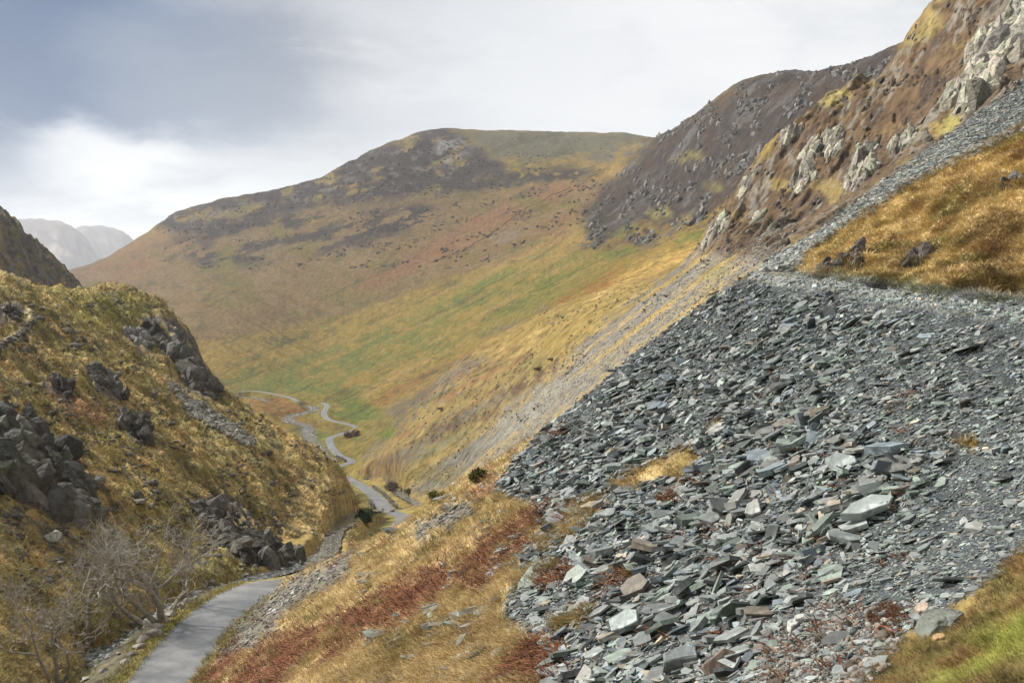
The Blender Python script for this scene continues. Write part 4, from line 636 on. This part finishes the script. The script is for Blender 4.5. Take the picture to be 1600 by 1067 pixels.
# ------------------------------------------------------------------ grass and bracken
GB = []
def tufts(lay, nn, box, keepf, nb, ln, wd_, lean, spread, side=.55, up=1., bright=1., colf=None):
    px, py = pix(nn, box); x, y, z, ok = lay.hit(px, py); y_ = np.maximum(y, np.exp(lay.ws[0]) + .01); k = ok & keepf(x, y_, px, py); x, y, z = x[k], y[k], z[k]; n = len(x)
    c = np.stack([lay.get(lay.col[..., i], x, y) for i in range(3)], 1) * bright if colf is None else colf(n); c = c * rng.uniform(.75, 1.25, (n, 1))
    return blades(np.stack([x, y, z], 1), np.repeat([lean], n, 0) + rng.normal(0, .1, (n, 3)), c, nb, ln(y) * rng.uniform(.7, 1.3, n), wd_(y), spread(y), up, side)
gg = lambda f: (lambda x, y: G.get(f, x, y)); U_ = lambda n: rng.uniform(0, 1, n)
slopek = lambda x, y, px, py: (y < 98) & (x / y < .2) & (G.get(G.tip, x, y) < .35) & (G.get(G.gv, x, y) < U_(len(x))) & (G.get(G.brack, x, y) < .45) & (G.droad_at(x, y) > 2.0) & (py > 600)
G.droad_at = lambda x, y: np.minimum(G.get(G.droad, x, y), 99)
GB.append(tufts(G, 26000, (300, 600, 1000, 1090), slopek, 12, lambda y: .26 + .0022 * y, lambda y: np.maximum(.014, .00042 * y), (-.42, -.05, 0), lambda y: .10 + .003 * y, .5, .8, 1.12))
GB.append(tufts(G, 9000, (780, 640, 1550, 1000), lambda x, y, px, py: (G.get(G.gap, x, y) > .4) & (y < 60), 12, lambda y: .30 + 0 * y, lambda y: np.maximum(.012, .0004 * y), (-.4, -.1, 0), lambda y: .14 + 0 * y, .6, .8, 1.2, lambda n: np.array([.30,.21,.07]) * np.ones((n, 1))))
GB.append(tufts(G, 5000, (60, 880, 330, 1090), lambda x, y, px, py: (y < 110) & (G.droad_at(x, y) > 2.0) & (G.get(G.dstream, x, y) > .95), 10, lambda y: .30 + 0 * y, lambda y: .034 + 0 * y, (0, -.05, 0), lambda y: .3 + 0 * y, .55, .8, 1.05, lambda n: np.array([[.22,.19,.055],[.27,.21,.075],[.16,.16,.04]])[rng.integers(0, 3, n)]))
GB.append(tufts(G, 22000, (1240, 180, 1640, 490), lambda x, y, px, py: (G.get(G.h, x, y) > .35) & (y < 72), 10, lambda y: .16 + .003 * y, lambda y: np.maximum(.014, .00042 * y), (-.22, -.12, -.1), lambda y: .12 + .003 * y, .75, .75, 1.2))
GB.append(tufts(G, 9000, (1320, 845, 1660, 1090), lambda x, y, px, py: (G.get(G.kn, x, y) > .15) & (y < 18), 16, lambda y: .03 + .0042 * y, lambda y: np.maximum(.003, .0004 * y), (-.08, -.06, 0), lambda y: .04 + .003 * y, .9, .8, 1.15))
GB.append(tufts(L, 42000, (-10, 430, 560, 1090), lambda x, y, px, py: (L.get(L.rock, x, y) < .5) & (L.get(L.path, x, y) < .4) & (L.get(L.droad, x, y) > 2.0) & (L.get(L.wet, x, y) < .5), 7, lambda y: .13 + .0019 * y, lambda y: np.maximum(.02, .0005 * y), (.3, -.08, 0), lambda y: .12 + .004 * y, .55, .8, 1.08))
off = 0; Vv, F4, F3, Cc = [], [], [], []
for v, (a_, b_), c in GB: Vv.append(v); F4.append(a_ + off); F3.append(b_ + off); Cc.append(c); off += len(v)
tag(mesh_np('grass', np.concatenate(Vv), [np.concatenate(F4), np.concatenate(F3)], M_grass, np.concatenate(Cc)), kind='stuff')
rustc = lambda n: np.array([[.18,.072,.034],[.135,.055,.029],[.23,.115,.05],[.10,.047,.027]])[rng.integers(0, 4, n)]
BB = [tufts(G, 26000, (290, 640, 1130, 1090), lambda x, y, px, py: (G.get(G.brack, x, y) > U_(len(x)) * .8 + .1) & (y < 98) & (G.droad_at(x, y) > 2.9), 11, lambda y: .22 + .003 * y, lambda y: np.maximum(.03, .0007 * y), (-.25, -.05, -.1), lambda y: .22 + .003 * y, .95, .65, 1., rustc),
      tufts(G, 3500, (780, 560, 1450, 1067), lambda x, y, px, py: (fbm(px / 50, py / 30 + px / 60, 3, 161) > .24) & (y < 60) & (G.get(G.tip, x, y) > .3) & (G.droad_at(x, y) > 4), 9, lambda y: .25 + 0 * y, lambda y: np.maximum(.02, .0006 * y), (-.25, -.05, -.1), lambda y: .2 + 0 * y, .9, .6, 1., rustc),
      tufts(G, 1500, (1360, 930, 1430, 1000), lambda x, y, px, py: (y < 18) & (np.hypot(px - 1390, (py - 962) * 1.4) < 26), 12, lambda y: .10 + 0 * y, lambda y: .008 + 0 * y, (-.2, -.1, 0), lambda y: .06 + 0 * y, .8, .6, 1., lambda n: np.array([.10,.045,.022]) * np.ones((n, 1)))]
off = 0; Vv, F4, F3, Cc = [], [], [], []
for v, (a_, b_), c in BB: Vv.append(v); F4.append(a_ + off); F3.append(b_ + off); Cc.append(c); off += len(v)
tag(mesh_np('bracken', np.concatenate(Vv), [np.concatenate(F4), np.concatenate(F3)], M_grass, np.concatenate(Cc)), kind='stuff')
print('T',round(time.time()-_t0,1),flush=True)
# ------------------------------------------------------------------ trees and shrubs
def tubes(segs, k):
    """segs: list of (p0, p1, r0, r1)"""
    A = np.array([s[0] for s in segs]); B = np.array([s[1] for s in segs]); r0 = np.array([s[2] for s in segs]); r1 = np.array([s[3] for s in segs]); d = unit(B - A)
    h = np.where(np.abs(d[:, 2:3]) < .9, np.array([[0, 0, 1.]]), np.array([[1., 0, 0]])); s1 = unit(np.cross(d, h)); s2 = np.cross(d, s1); an = np.arange(k) * 2 * np.pi / k
    ring = lambda P0, r: P0[:, None] + (s1[:, None] * np.cos(an)[None, :, None] + s2[:, None] * np.sin(an)[None, :, None]) * r[:, None, None]
    V = np.concatenate([ring(A, r0), ring(B + d * r1[:, None] * .3, r1)], 1); i = np.arange(k); j = (i + 1) % k; q = np.stack([i, j, j + k, i + k], 1); n = len(A)
    return V.reshape(-1, 3), ((np.arange(n) * 2 * k)[:, None, None] + q[None]).reshape(-1, 4)
def grow(segs, p, d, ln, r, dep, maxd, tr, up, kids):
    n = 4 if dep < 2 else 3; pts = [p]
    for i in range(n):
        d = d + tr.normal(0, .17 + .04 * dep, 3) + np.array([0, 0, up * (.12 if dep > 0 else .05)]); d = d / np.linalg.norm(d); q = p + d * ln / n; ra = r * (1 - .45 * i / n); rb = r * (1 - .45 * (i + 1) / n); segs.append((dep, p, q, ra, rb)); p = q; pts.append((p, d.copy(), rb))
        if dep < maxd and i >= (1 if dep else 2) and tr.uniform() < kids[0]:
            a = d + tr.normal(0, .62, 3); a /= np.linalg.norm(a); grow(segs, p, a, ln * tr.uniform(.45, .7), rb * .6, dep + 1, maxd, tr, up, kids)
    if dep < maxd:
        for _ in range(2 if tr.uniform() < kids[1] else 3):
            a = d + tr.normal(0, .45, 3); a /= np.linalg.norm(a); grow(segs, p, a, ln * tr.uniform(.6, .82), r * .5, dep + 1, maxd, tr, up, kids)
def bare_tree(px, py, stems, label, seed, bark=(.26,.24,.20), twig=(.33,.31,.275), maxd=5, name='bare_tree', cat='tree', sc_=1.0, group=None):
    tr = np.random.default_rng(seed); p = at(px, py); t = empty(name, p, label, cat, group); segs = []
    for (dx, dy, dz, ln, r) in stems: grow(segs, np.array([dx * .08, dy * .08, -.25]), np.array([dx, dy, dz], float) / np.linalg.norm([dx, dy, dz]), ln * sc_ * 1.25, r * sc_ * 1.1, 0, maxd, tr, .7, (.40, .72))
    for nm, lo, hi, k, cc in (('trunk', 0, 0, 8, bark), ('branches', 1, 2, 5, bark), ('twigs', 3, 9, 3, twig)):
        ss = [s[1:] for s in segs if lo <= s[0] <= hi]
        if ss:
            v, f = tubes([(a, b, max(c * 1.4, .012), max(e * 1.4, .010)) for a, b, c, e in ss], k); mesh_np(nm, v, f, M_bark, np.repeat(np.array([cc], float), len(v), 0), nm == 'trunk', t)
    return t
bare_tree(250, 972, [(-.12,.05,1,3.0,.22),(-.9,-.1,.75,2.9,.15),(.15,.1,1,2.6,.17)], 'tall bare tree with dark forked trunks between stream and near road', 3)
bare_tree(228, 975, [(-.35,0,1,2.5,.16),(-1,-.1,.55,2.6,.11)], 'bare tree with limbs spreading left beside the tall forked one', 8)
bare_tree(259, 960, [(.55,0,1,2.0,.13),(.75,.1,.7,1.5,.09)], 'small pale bare tree leaning right towards the road', 12, twig=(.24,.215,.19))
bare_tree(140, 1003, [(-.3,0,1,2.4,.15),(-.8,0,.6,2.2,.10),(.4,0,.8,1.8,.1)], 'spreading bare tree on the far bank left of the stream', 21, (.13,.12,.10), (.2,.18,.16))
bare_tree(88, 1075, [(.05,0,1,2.1,.12),(-.5,0,.9,2.1,.09),(.5,-.1,.9,2.0,.09)], 'pale grey many stemmed bare tree in the lower left corner', 33, (.19,.18,.16), (.26,.24,.215))
bare_tree(576, 793, [(.1,0,1,.9,.06),(-.5,0,.9,.8,.05),(.5,0,.8,.8,.05)], 'small bare tree by the wall left of the far road', 41, maxd=4)
def shrub(px, py, w, h, base, label, seed, n=900, name='shrub', leaf=.12, twiggy=False, group=None, cat='shrub'):
    tr = np.random.default_rng(seed); p = at(px, py); t = empty(name, p, label, cat, group); segs = []
    for _ in range(7):
        a = tr.uniform(0, 6.28); grow(segs, np.array([0, 0, -.1]), unit(np.array([math.cos(a) * .6, math.sin(a) * .6, 1.])), h * .45, w * .018, 0, 2 if not twiggy else 4, tr, .2, (.5, .6))
    v, f = tubes([(a, b, max(c, .02), max(e, .015)) for _, a, b, c, e in segs], 4); mesh_np('stems', v, f, M_bark, np.repeat(np.array([np.array(base) * .8]), len(v), 0), False, t)
    cl = unit(tr.normal(size=(26, 3))) * tr.uniform(.35, .9, (26, 1)); k = tr.integers(0, 26, n); q = cl[k] + tr.normal(0, .16, (n, 3)); q[:, 2] = np.abs(q[:, 2] * .5 + .45); pos = q * np.array([w / 2, w / 2, h])
    d = unit(q - [0, 0, .3] + tr.normal(0, .5, (n, 3))); s = unit(np.cross(d, tr.normal(size=(n, 3)))); ll = leaf * tr.uniform(.6, 1.4, (n, 1)); V = np.stack([pos - s * ll * .3, pos + s * ll * .3, pos + d * ll], 1); c = np.repeat(np.array(base) * tr.uniform(.55, 1.5, (26, 1))[k] * tr.uniform(.8, 1.2, (n, 1)), 3, 0)
    mesh_np('foliage', V.reshape(-1, 3), np.arange(n * 3).reshape(-1, 3), M_grass, c, False, t); return t
shrub(570, 815, 3.6, 3.0, (.045,.075,.028), 'round dark green pine bush behind the warning sign', 51, 4200, 'pine_bush', .3, cat='bush')
shrub(613, 768, 6.0, 3.2, (.17,.125,.105), 'leafless purplish grey shrub right of the far road', 52, 1500, 'bare_shrub', .3, True); shrub(638, 772, 2.6, 1.9, (.16,.115,.075), 'small brown shrub beside the stream right of the far road', 53, 600, 'bare_shrub', .25, True)
shrub(544, 684, 5.5, 4.0, (.12,.075,.06), 'round reddish brown shrub on the inside of the road bend', 54, 700, 'shrub', .6); shrub(557, 681, 4.8, 3.8, (.115,.075,.062), 'reddish brown shrub close beside the road bend', 55, 600, 'shrub', .6)
shrub(750, 752, 1.0, .6, (.09,.09,.028), 'olive green gorse bush on the slope left of the tip', 56, 2500, 'gorse_bush', .12, cat='bush'); shrub(682, 782, .9, .6, (.10,.12,.03), 'small green bush low on the slope near the far road', 57, 1200, 'gorse_bush', .1, cat='bush')
for i, (a_, b_, w) in enumerate([(862,563,2.8),(843,578,3.4),(690,640,3.2)]):
    shrub(a_, b_, w, w * .3, (.15,.115,.08), 'low brown gully shrub, ' + ['upper one of the pair above the tip edge','lower and larger one of the pair above the tip edge','alone by the dark bank'][i], 60 + i, 700, 'shrub', .22, group='shrubs on the gully slope')
# ------------------------------------------------------------------ warning sign, posts, walls
def flat(name, col, rough=.5, metal=0):
    m, nt, b = nmat(name); tc = N(nt, 'ShaderNodeTexCoord'); n1 = N(nt, 'ShaderNodeTexNoise'); n1.inputs['Scale'].default_value = 6; nt.links.new(tc.outputs['Object'], n1.inputs['Vector']); mx = N(nt, 'ShaderNodeMix', data_type='RGBA'); mx.inputs[6].default_value = (*[c * .85 for c in col], 1); mx.inputs[7].default_value = (*[min(1, c * 1.1) for c in col], 1); nt.links.new(n1.outputs['Fac'], mx.inputs[0]); nt.links.new(mx.outputs[2], b.inputs['Base Color']); b.inputs['Roughness'].default_value = rough; b.inputs['Metallic'].default_value = metal; return m
M_red, M_white, M_black, M_steel, M_wood = flat('red_paint', (.55,.03,.03)), flat('white_paint', (.8,.8,.78)), flat('black_paint', (.02,.02,.02)), flat('galvanised_steel', (.42,.43,.44), .45, .3), flat('weathered_wood', (.16,.12,.085), .9)
def prism(name, pts, y0, y1, mat, parent):
    n = len(pts); V = np.array([(x, y0, z) for x, z in pts] + [(x, y1, z) for x, z in pts]); Fs = [np.array([list(range(n))]), np.array([list(range(2 * n - 1, n - 1, -1))]), np.array([[i, i + n, (i + 1) % n + n, (i + 1) % n] for i in range(n)])]
    return mesh_np(name, V, Fs, mat, None, False, parent)
sp = P(549, 848, 140.0); sp[2] = max(G.z(sp[0], sp[1]), L.z(sp[0], sp[1])) ; t = empty('warning_sign', sp, 'red bordered triangular road warning sign on a grey post by the road bend', 'road sign')
v, f = tubes([(np.array([0, 0, -.3]), np.array([0, 0, 2.35]), .05, .05)], 10); mesh_np('post', v, f, M_steel, None, True, t)
tri = lambda s, z: [(-s, z - s * .577), (s, z - s * .577), (0, z + s * 1.155)]
pl = prism('sign_plate', tri(.50, 1.95), -.09, -.07, M_red, t); prism('white_panel', tri(.34, 1.95), -.105, -.094, M_white, pl); prism('hill_symbol', [(-.2,1.79),(.17,1.79),(.17,1.86),(.02,1.98),(-.1,1.9)], -.12, -.108, M_black, pl)
for a_, b_, lab in ((588,817,'left wooden post of the pair beside the pine bush'), (594,817,'right wooden post of the pair beside the pine bush')):
    p = at(a_, b_); n_ = 6; v, f = tubes([(np.array([0, 0, -.2]), np.array([.03, 0, 1.45]), .085, .075), (np.array([.03, 0, 1.45]), np.array([.03, 0, 1.5]), .075, .03)], 8); o = mesh_np('fence_post', v, f, M_wood, None); o.location = [float(q) for q in p]; tag(o, lab, 'post', 'wooden posts beside the pine bush')
boulder(600.5, 816, .45, (.3,.29,.27), 'upright grey stone right of the wooden posts', 'stone', None, .1, (.6,.5,1.1))
def wall(name, line, h, w, n, base, label, smax=.4, group=None):
    """dry stone wall: courses of separate angular stones piled along a line"""
    line = np.array(line); d = np.concatenate([[0], np.cumsum(np.linalg.norm(np.diff(line, axis=0), axis=1))]); tt = rng.uniform(0, d[-1], n); pos = np.stack([np.interp(tt, d, line[:, i]) for i in range(3)], 1)
    pos += np.stack([rng.uniform(-w / 2, w / 2, n), rng.uniform(-w / 2, w / 2, n), rng.uniform(-.1, 1, n) * h], 1); s = rng.uniform(.5, 1, n) * smax; V, Fc = rocks(pos, s[:, None] * np.array([[1, .8, .55]]), 1, 8); c0 = pos.mean(0); v, f = join(V - c0, Fc); o = mesh_np(name, v, f, M_rock, np.repeat(np.array(base) * rng.uniform(.55, 1.4, (n, 1)), V.shape[1], 0)); o.location = [float(q) for q in c0]; return tag(o, label, 'stone wall', group)
def along(line, i0, i1, off):
    l = line[i0:i1]; t = np.gradient(l, axis=0); t = unit(t * [1, 1, 0]); r = l + np.stack([t[:, 1], -t[:, 0], 0 * t[:, 0]], 1) * off; r[:, 2] = np.maximum(G.z(r[:, 0], r[:, 1]), r[:, 2] - .3); return r
ri = lambda px, py: int(np.argmin(np.hypot(proj(*road.T)[0] - px, proj(*road.T)[1] - py)))
wall('stone_wall', along(road, ri(604,794), ri(566,761), 2.9), .9, .5, 700, (.14,.13,.11), 'dark dry stone wall along the right side of the far road')
wall('stone_wall', along(road, ri(602,794), ri(590,782), -2.9), 1.0, .5, 200, (.11,.10,.085), 'short dark stone wall along the left side of the far road')
wall('stone_wall', along(road, ri(553,721), ri(531,712), -2.9), 1.0, .6, 200, (.12,.11,.1), 'low dark parapet on the outside of the distant road bend', .6)
wp = np.array([at(a_, b_) for a_, b_ in ((-20,556),(0,545),(18,536),(34,526),(46,514),(52,504))]); wall('retaining_wall', wp - np.array([0,0,.7]), 1.5, .6, 420, (.10,.095,.08), 'dry stone retaining wall holding up the old track on the left fell', .5)
fw = np.array([at(a_, b_) for a_, b_ in ((892,292),(860,306),(830,322),(800,342),(785,354),(766,366),(745,378),(725,390),(700,400),(672,410))]); fw = catmull(list(fw), 8); fw[:, 2] = G.z(fw[:, 0], fw[:, 1]); wall('field_wall', fw, 1.0, .8, 2000, (.085,.075,.05), 'long thin dark wall climbing the far fell', .65)
# ------------------------------------------------------------------ light, air, camera
SUN_EL, SUN_AZ = R_(38), R_(-68)       # azimuth from +Y towards +X
ld = bpy.data.lights.new('sun', 'SUN'); ld.energy = 4.9; ld.angle = R_(4); ld.color = (1, .95, .87); lo = bpy.data.objects.new('sun', ld); C.objects.link(lo)
from mathutils import Vector
sd = Vector((math.sin(SUN_AZ) * math.cos(SUN_EL), math.cos(SUN_AZ) * math.cos(SUN_EL), math.sin(SUN_EL))); lo.rotation_euler = sd.to_track_quat('Z', 'Y').to_euler(); lo.location = (0, 0, 900)
wd = bpy.data.worlds.new('World'); bpy.context.scene.world = wd; wd.use_nodes = True; nt = wd.node_tree; bg = nt.nodes['Background']; bg.inputs['Strength'].default_value = .1
sky = N(nt, 'ShaderNodeTexSky', sky_type='NISHITA'); sky.sun_disc = False; sky.sun_elevation = SUN_EL; sky.sun_rotation = SUN_AZ
tc = N(nt, 'ShaderNodeTexCoord'); mp = N(nt, 'ShaderNodeMapping'); mp.inputs['Scale'].default_value = (1, 1, 2.2); nt.links.new(tc.outputs['Generated'], mp.inputs['Vector'])
ns = N(nt, 'ShaderNodeTexNoise'); ns.inputs['Scale'].default_value = 5.5; ns.inputs['Detail'].default_value = 7; ns.inputs['Roughness'].default_value = .55; nt.links.new(mp.outputs[0], ns.inputs['Vector'])
sub = N(nt, 'ShaderNodeVectorMath', operation='SUBTRACT'); sub.inputs[1].default_value = (.5,.5,.5); nt.links.new(ns.outputs['Color'], sub.inputs[0])
scl = N(nt, 'ShaderNodeVectorMath', operation='SCALE'); scl.inputs['Scale'].default_value = .16; nt.links.new(sub.outputs[0], scl.inputs[0])
wv = N(nt, 'ShaderNodeVectorMath', operation='ADD'); nt.links.new(tc.outputs['Generated'], wv.inputs[0]); nt.links.new(scl.outputs[0], wv.inputs[1])
def mixc(a, bcol, fac):
    mxn = N(nt, 'ShaderNodeMix', data_type='RGBA'); nt.links.new(fac, mxn.inputs[0])
    if isinstance(a, tuple): mxn.inputs[6].default_value = (*a, 1)
    else: nt.links.new(a, mxn.inputs[6])
    if isinstance(bcol, tuple): mxn.inputs[7].default_value = (*bcol, 1)
    else: nt.links.new(bcol, mxn.inputs[7])
    return mxn.outputs[2]
SKYK = 5.5
def k3(c): return tuple(v * SKYK for v in c)
sep = N(nt, 'ShaderNodeSeparateXYZ'); nt.links.new(tc.outputs['Generated'], sep.inputs[0])
zz = N(nt, 'ShaderNodeMath', operation='MAXIMUM'); nt.links.new(sep.outputs['Z'], zz.inputs[0]); zz.inputs[1].default_value = 0; za = N(nt, 'ShaderNodeMath', operation='ADD'); nt.links.new(zz.outputs[0], za.inputs[0]); za.inputs[1].default_value = .16
dv = N(nt, 'ShaderNodeVectorMath', operation='DIVIDE'); cz_ = N(nt, 'ShaderNodeCombineXYZ'); [nt.links.new(za.outputs[0], cz_.inputs[q]) for q in range(3)]; nt.links.new(tc.outputs['Generated'], dv.inputs[0]); nt.links.new(cz_.outputs[0], dv.inputs[1])
def cloud(scale, off, lo, hi, detail=8, rough=.58):
    ad = N(nt, 'ShaderNodeVectorMath', operation='ADD'); nt.links.new(dv.outputs[0], ad.inputs[0]); ad.inputs[1].default_value = off
    nn = N(nt, 'ShaderNodeTexNoise'); nn.inputs['Scale'].default_value = scale; nn.inputs['Detail'].default_value = detail; nn.inputs['Roughness'].default_value = rough; nn.inputs['Distortion'].default_value = .4; nt.links.new(ad.outputs[0], nn.inputs['Vector'])
    q = N(nt, 'ShaderNodeMapRange', interpolation_type='SMOOTHSTEP'); q.inputs[1].default_value = lo; q.inputs[2].default_value = hi; nt.links.new(nn.outputs['Fac'], q.inputs[0]); return q.outputs[0]
cl = k3((.95,.955,.96))
def patch(base, px, py, r0, r1, color, squash=1.6, amt=1.0):
    d = P(px, py, 1.0); d = d / np.linalg.norm(d)
    df = N(nt, 'ShaderNodeVectorMath', operation='SUBTRACT'); nt.links.new(wv.outputs[0], df.inputs[0]); df.inputs[1].default_value = d
    ml = N(nt, 'ShaderNodeVectorMath', operation='MULTIPLY'); nt.links.new(df.outputs[0], ml.inputs[0]); ml.inputs[1].default_value = (1, 1, squash)
    ln = N(nt, 'ShaderNodeVectorMath', operation='LENGTH'); nt.links.new(ml.outputs[0], ln.inputs[0])
    m_ = N(nt, 'ShaderNodeMapRange', interpolation_type='SMOOTHSTEP'); m_.inputs[1].default_value = r0; m_.inputs[2].default_value = r1; m_.inputs[3].default_value = amt; m_.inputs[4].default_value = 0; nt.links.new(ln.outputs['Value'], m_.inputs[0])
    return mixc(base, k3(color), m_.outputs[0])
cl = patch(cl, 600, 40, .10, .40, (.62,.64,.675), 1.6, .9)
cl = patch(cl, 430, 70, .03, .19, (.33,.345,.39), 2.4, .85)
def shade(base, fac, color, amt):
    q = N(nt, 'ShaderNodeMath', operation='MULTIPLY'); nt.links.new(fac, q.inputs[0]); q.inputs[1].default_value = amt; return mixc(base, k3(color), q.outputs[0])
cl = shade(cl, cloud(.9, (3.1, .4, .0), .46, .68), (.36,.41,.49), .6)
cl = shade(cl, cloud(1.7, (7.7, 2.2, 1.0), .50, .68, 9, .62), (1.06,1.06,1.05), .35)
cl = shade(cl, cloud(3.2, (1.7, 5.2, 2.0), .50, .72, 8, .62), (.45,.48,.54), .45)
cl = patch(cl, 60, 90, .07, .30, (.0,.085,.25), 2.0, .95)
cl = patch(cl, -300, 60, .05, .3, (.03,.09,.22), 1.5, .95)
cl = patch(cl, 300, 120, .02, .17, (.30,.34,.42), 2.6, .7)
cl = patch(cl, 200, 250, .03, .14, (1.04,1.03,1.01), 2.8, .8)
cl = patch(cl, 1000, 150, .10, .34, (1.03,1.03,1.03), 1.5, .6)
fin = mixc(sky.outputs[0], cl, N(nt, 'ShaderNodeValue').outputs[0]); fin.node.inputs[0].links[0].from_node.outputs[0].default_value = .93
nt.links.new(fin, bg.inputs['Color'])
HAZE = .5e-4
if HAZE:
    x0, x1, y0, y1, z0, z1 = -6500, 4500, -60, 11500, min(-160, float(G.Z.min()) - 1), 860
    V = np.array([(x, y, z) for x in (x0, x1) for y in (y0, y1) for z in (z0, z1)], float)
    m = bpy.data.materials.new('haze'); m.use_nodes = True; nt = m.node_tree; nt.nodes.clear(); out = N(nt, 'ShaderNodeOutputMaterial'); pv = N(nt, 'ShaderNodeVolumePrincipled')
    pv.inputs['Color'].default_value = (.86,.90,.97,1); pv.inputs['Density'].default_value = HAZE; pv.inputs['Anisotropy'].default_value = .2; nt.links.new(pv.outputs[0], out.inputs['Volume'])
    hz = mesh_np('haze', V, np.array([(0,1,3,2),(4,6,7,5),(0,4,5,1),(2,3,7,6),(0,2,6,4),(1,5,7,3)]), m); tag(hz, kind='stuff')
cd = bpy.data.cameras.new('camera'); cam = bpy.data.objects.new('camera', cd); C.objects.link(cam); cd.sensor_width = 36; cd.lens = FPX / 1600 * 36; cd.clip_start = .2; cd.clip_end = 30000
cam.location = (0, 0, 0); cam.rotation_euler = (math.pi / 2 - TH, 0, 0); sc = bpy.context.scene; sc.camera = cam
sc.view_settings.view_transform = 'Standard'; sc.view_settings.look = 'None'; sc.view_settings.gamma = 1; sc.view_settings.exposure = .78
sc.cycles.max_bounces = 5; sc.cycles.diffuse_bounces = 3; sc.cycles.volume_bounces = 1; sc.cycles.use_denoising = True
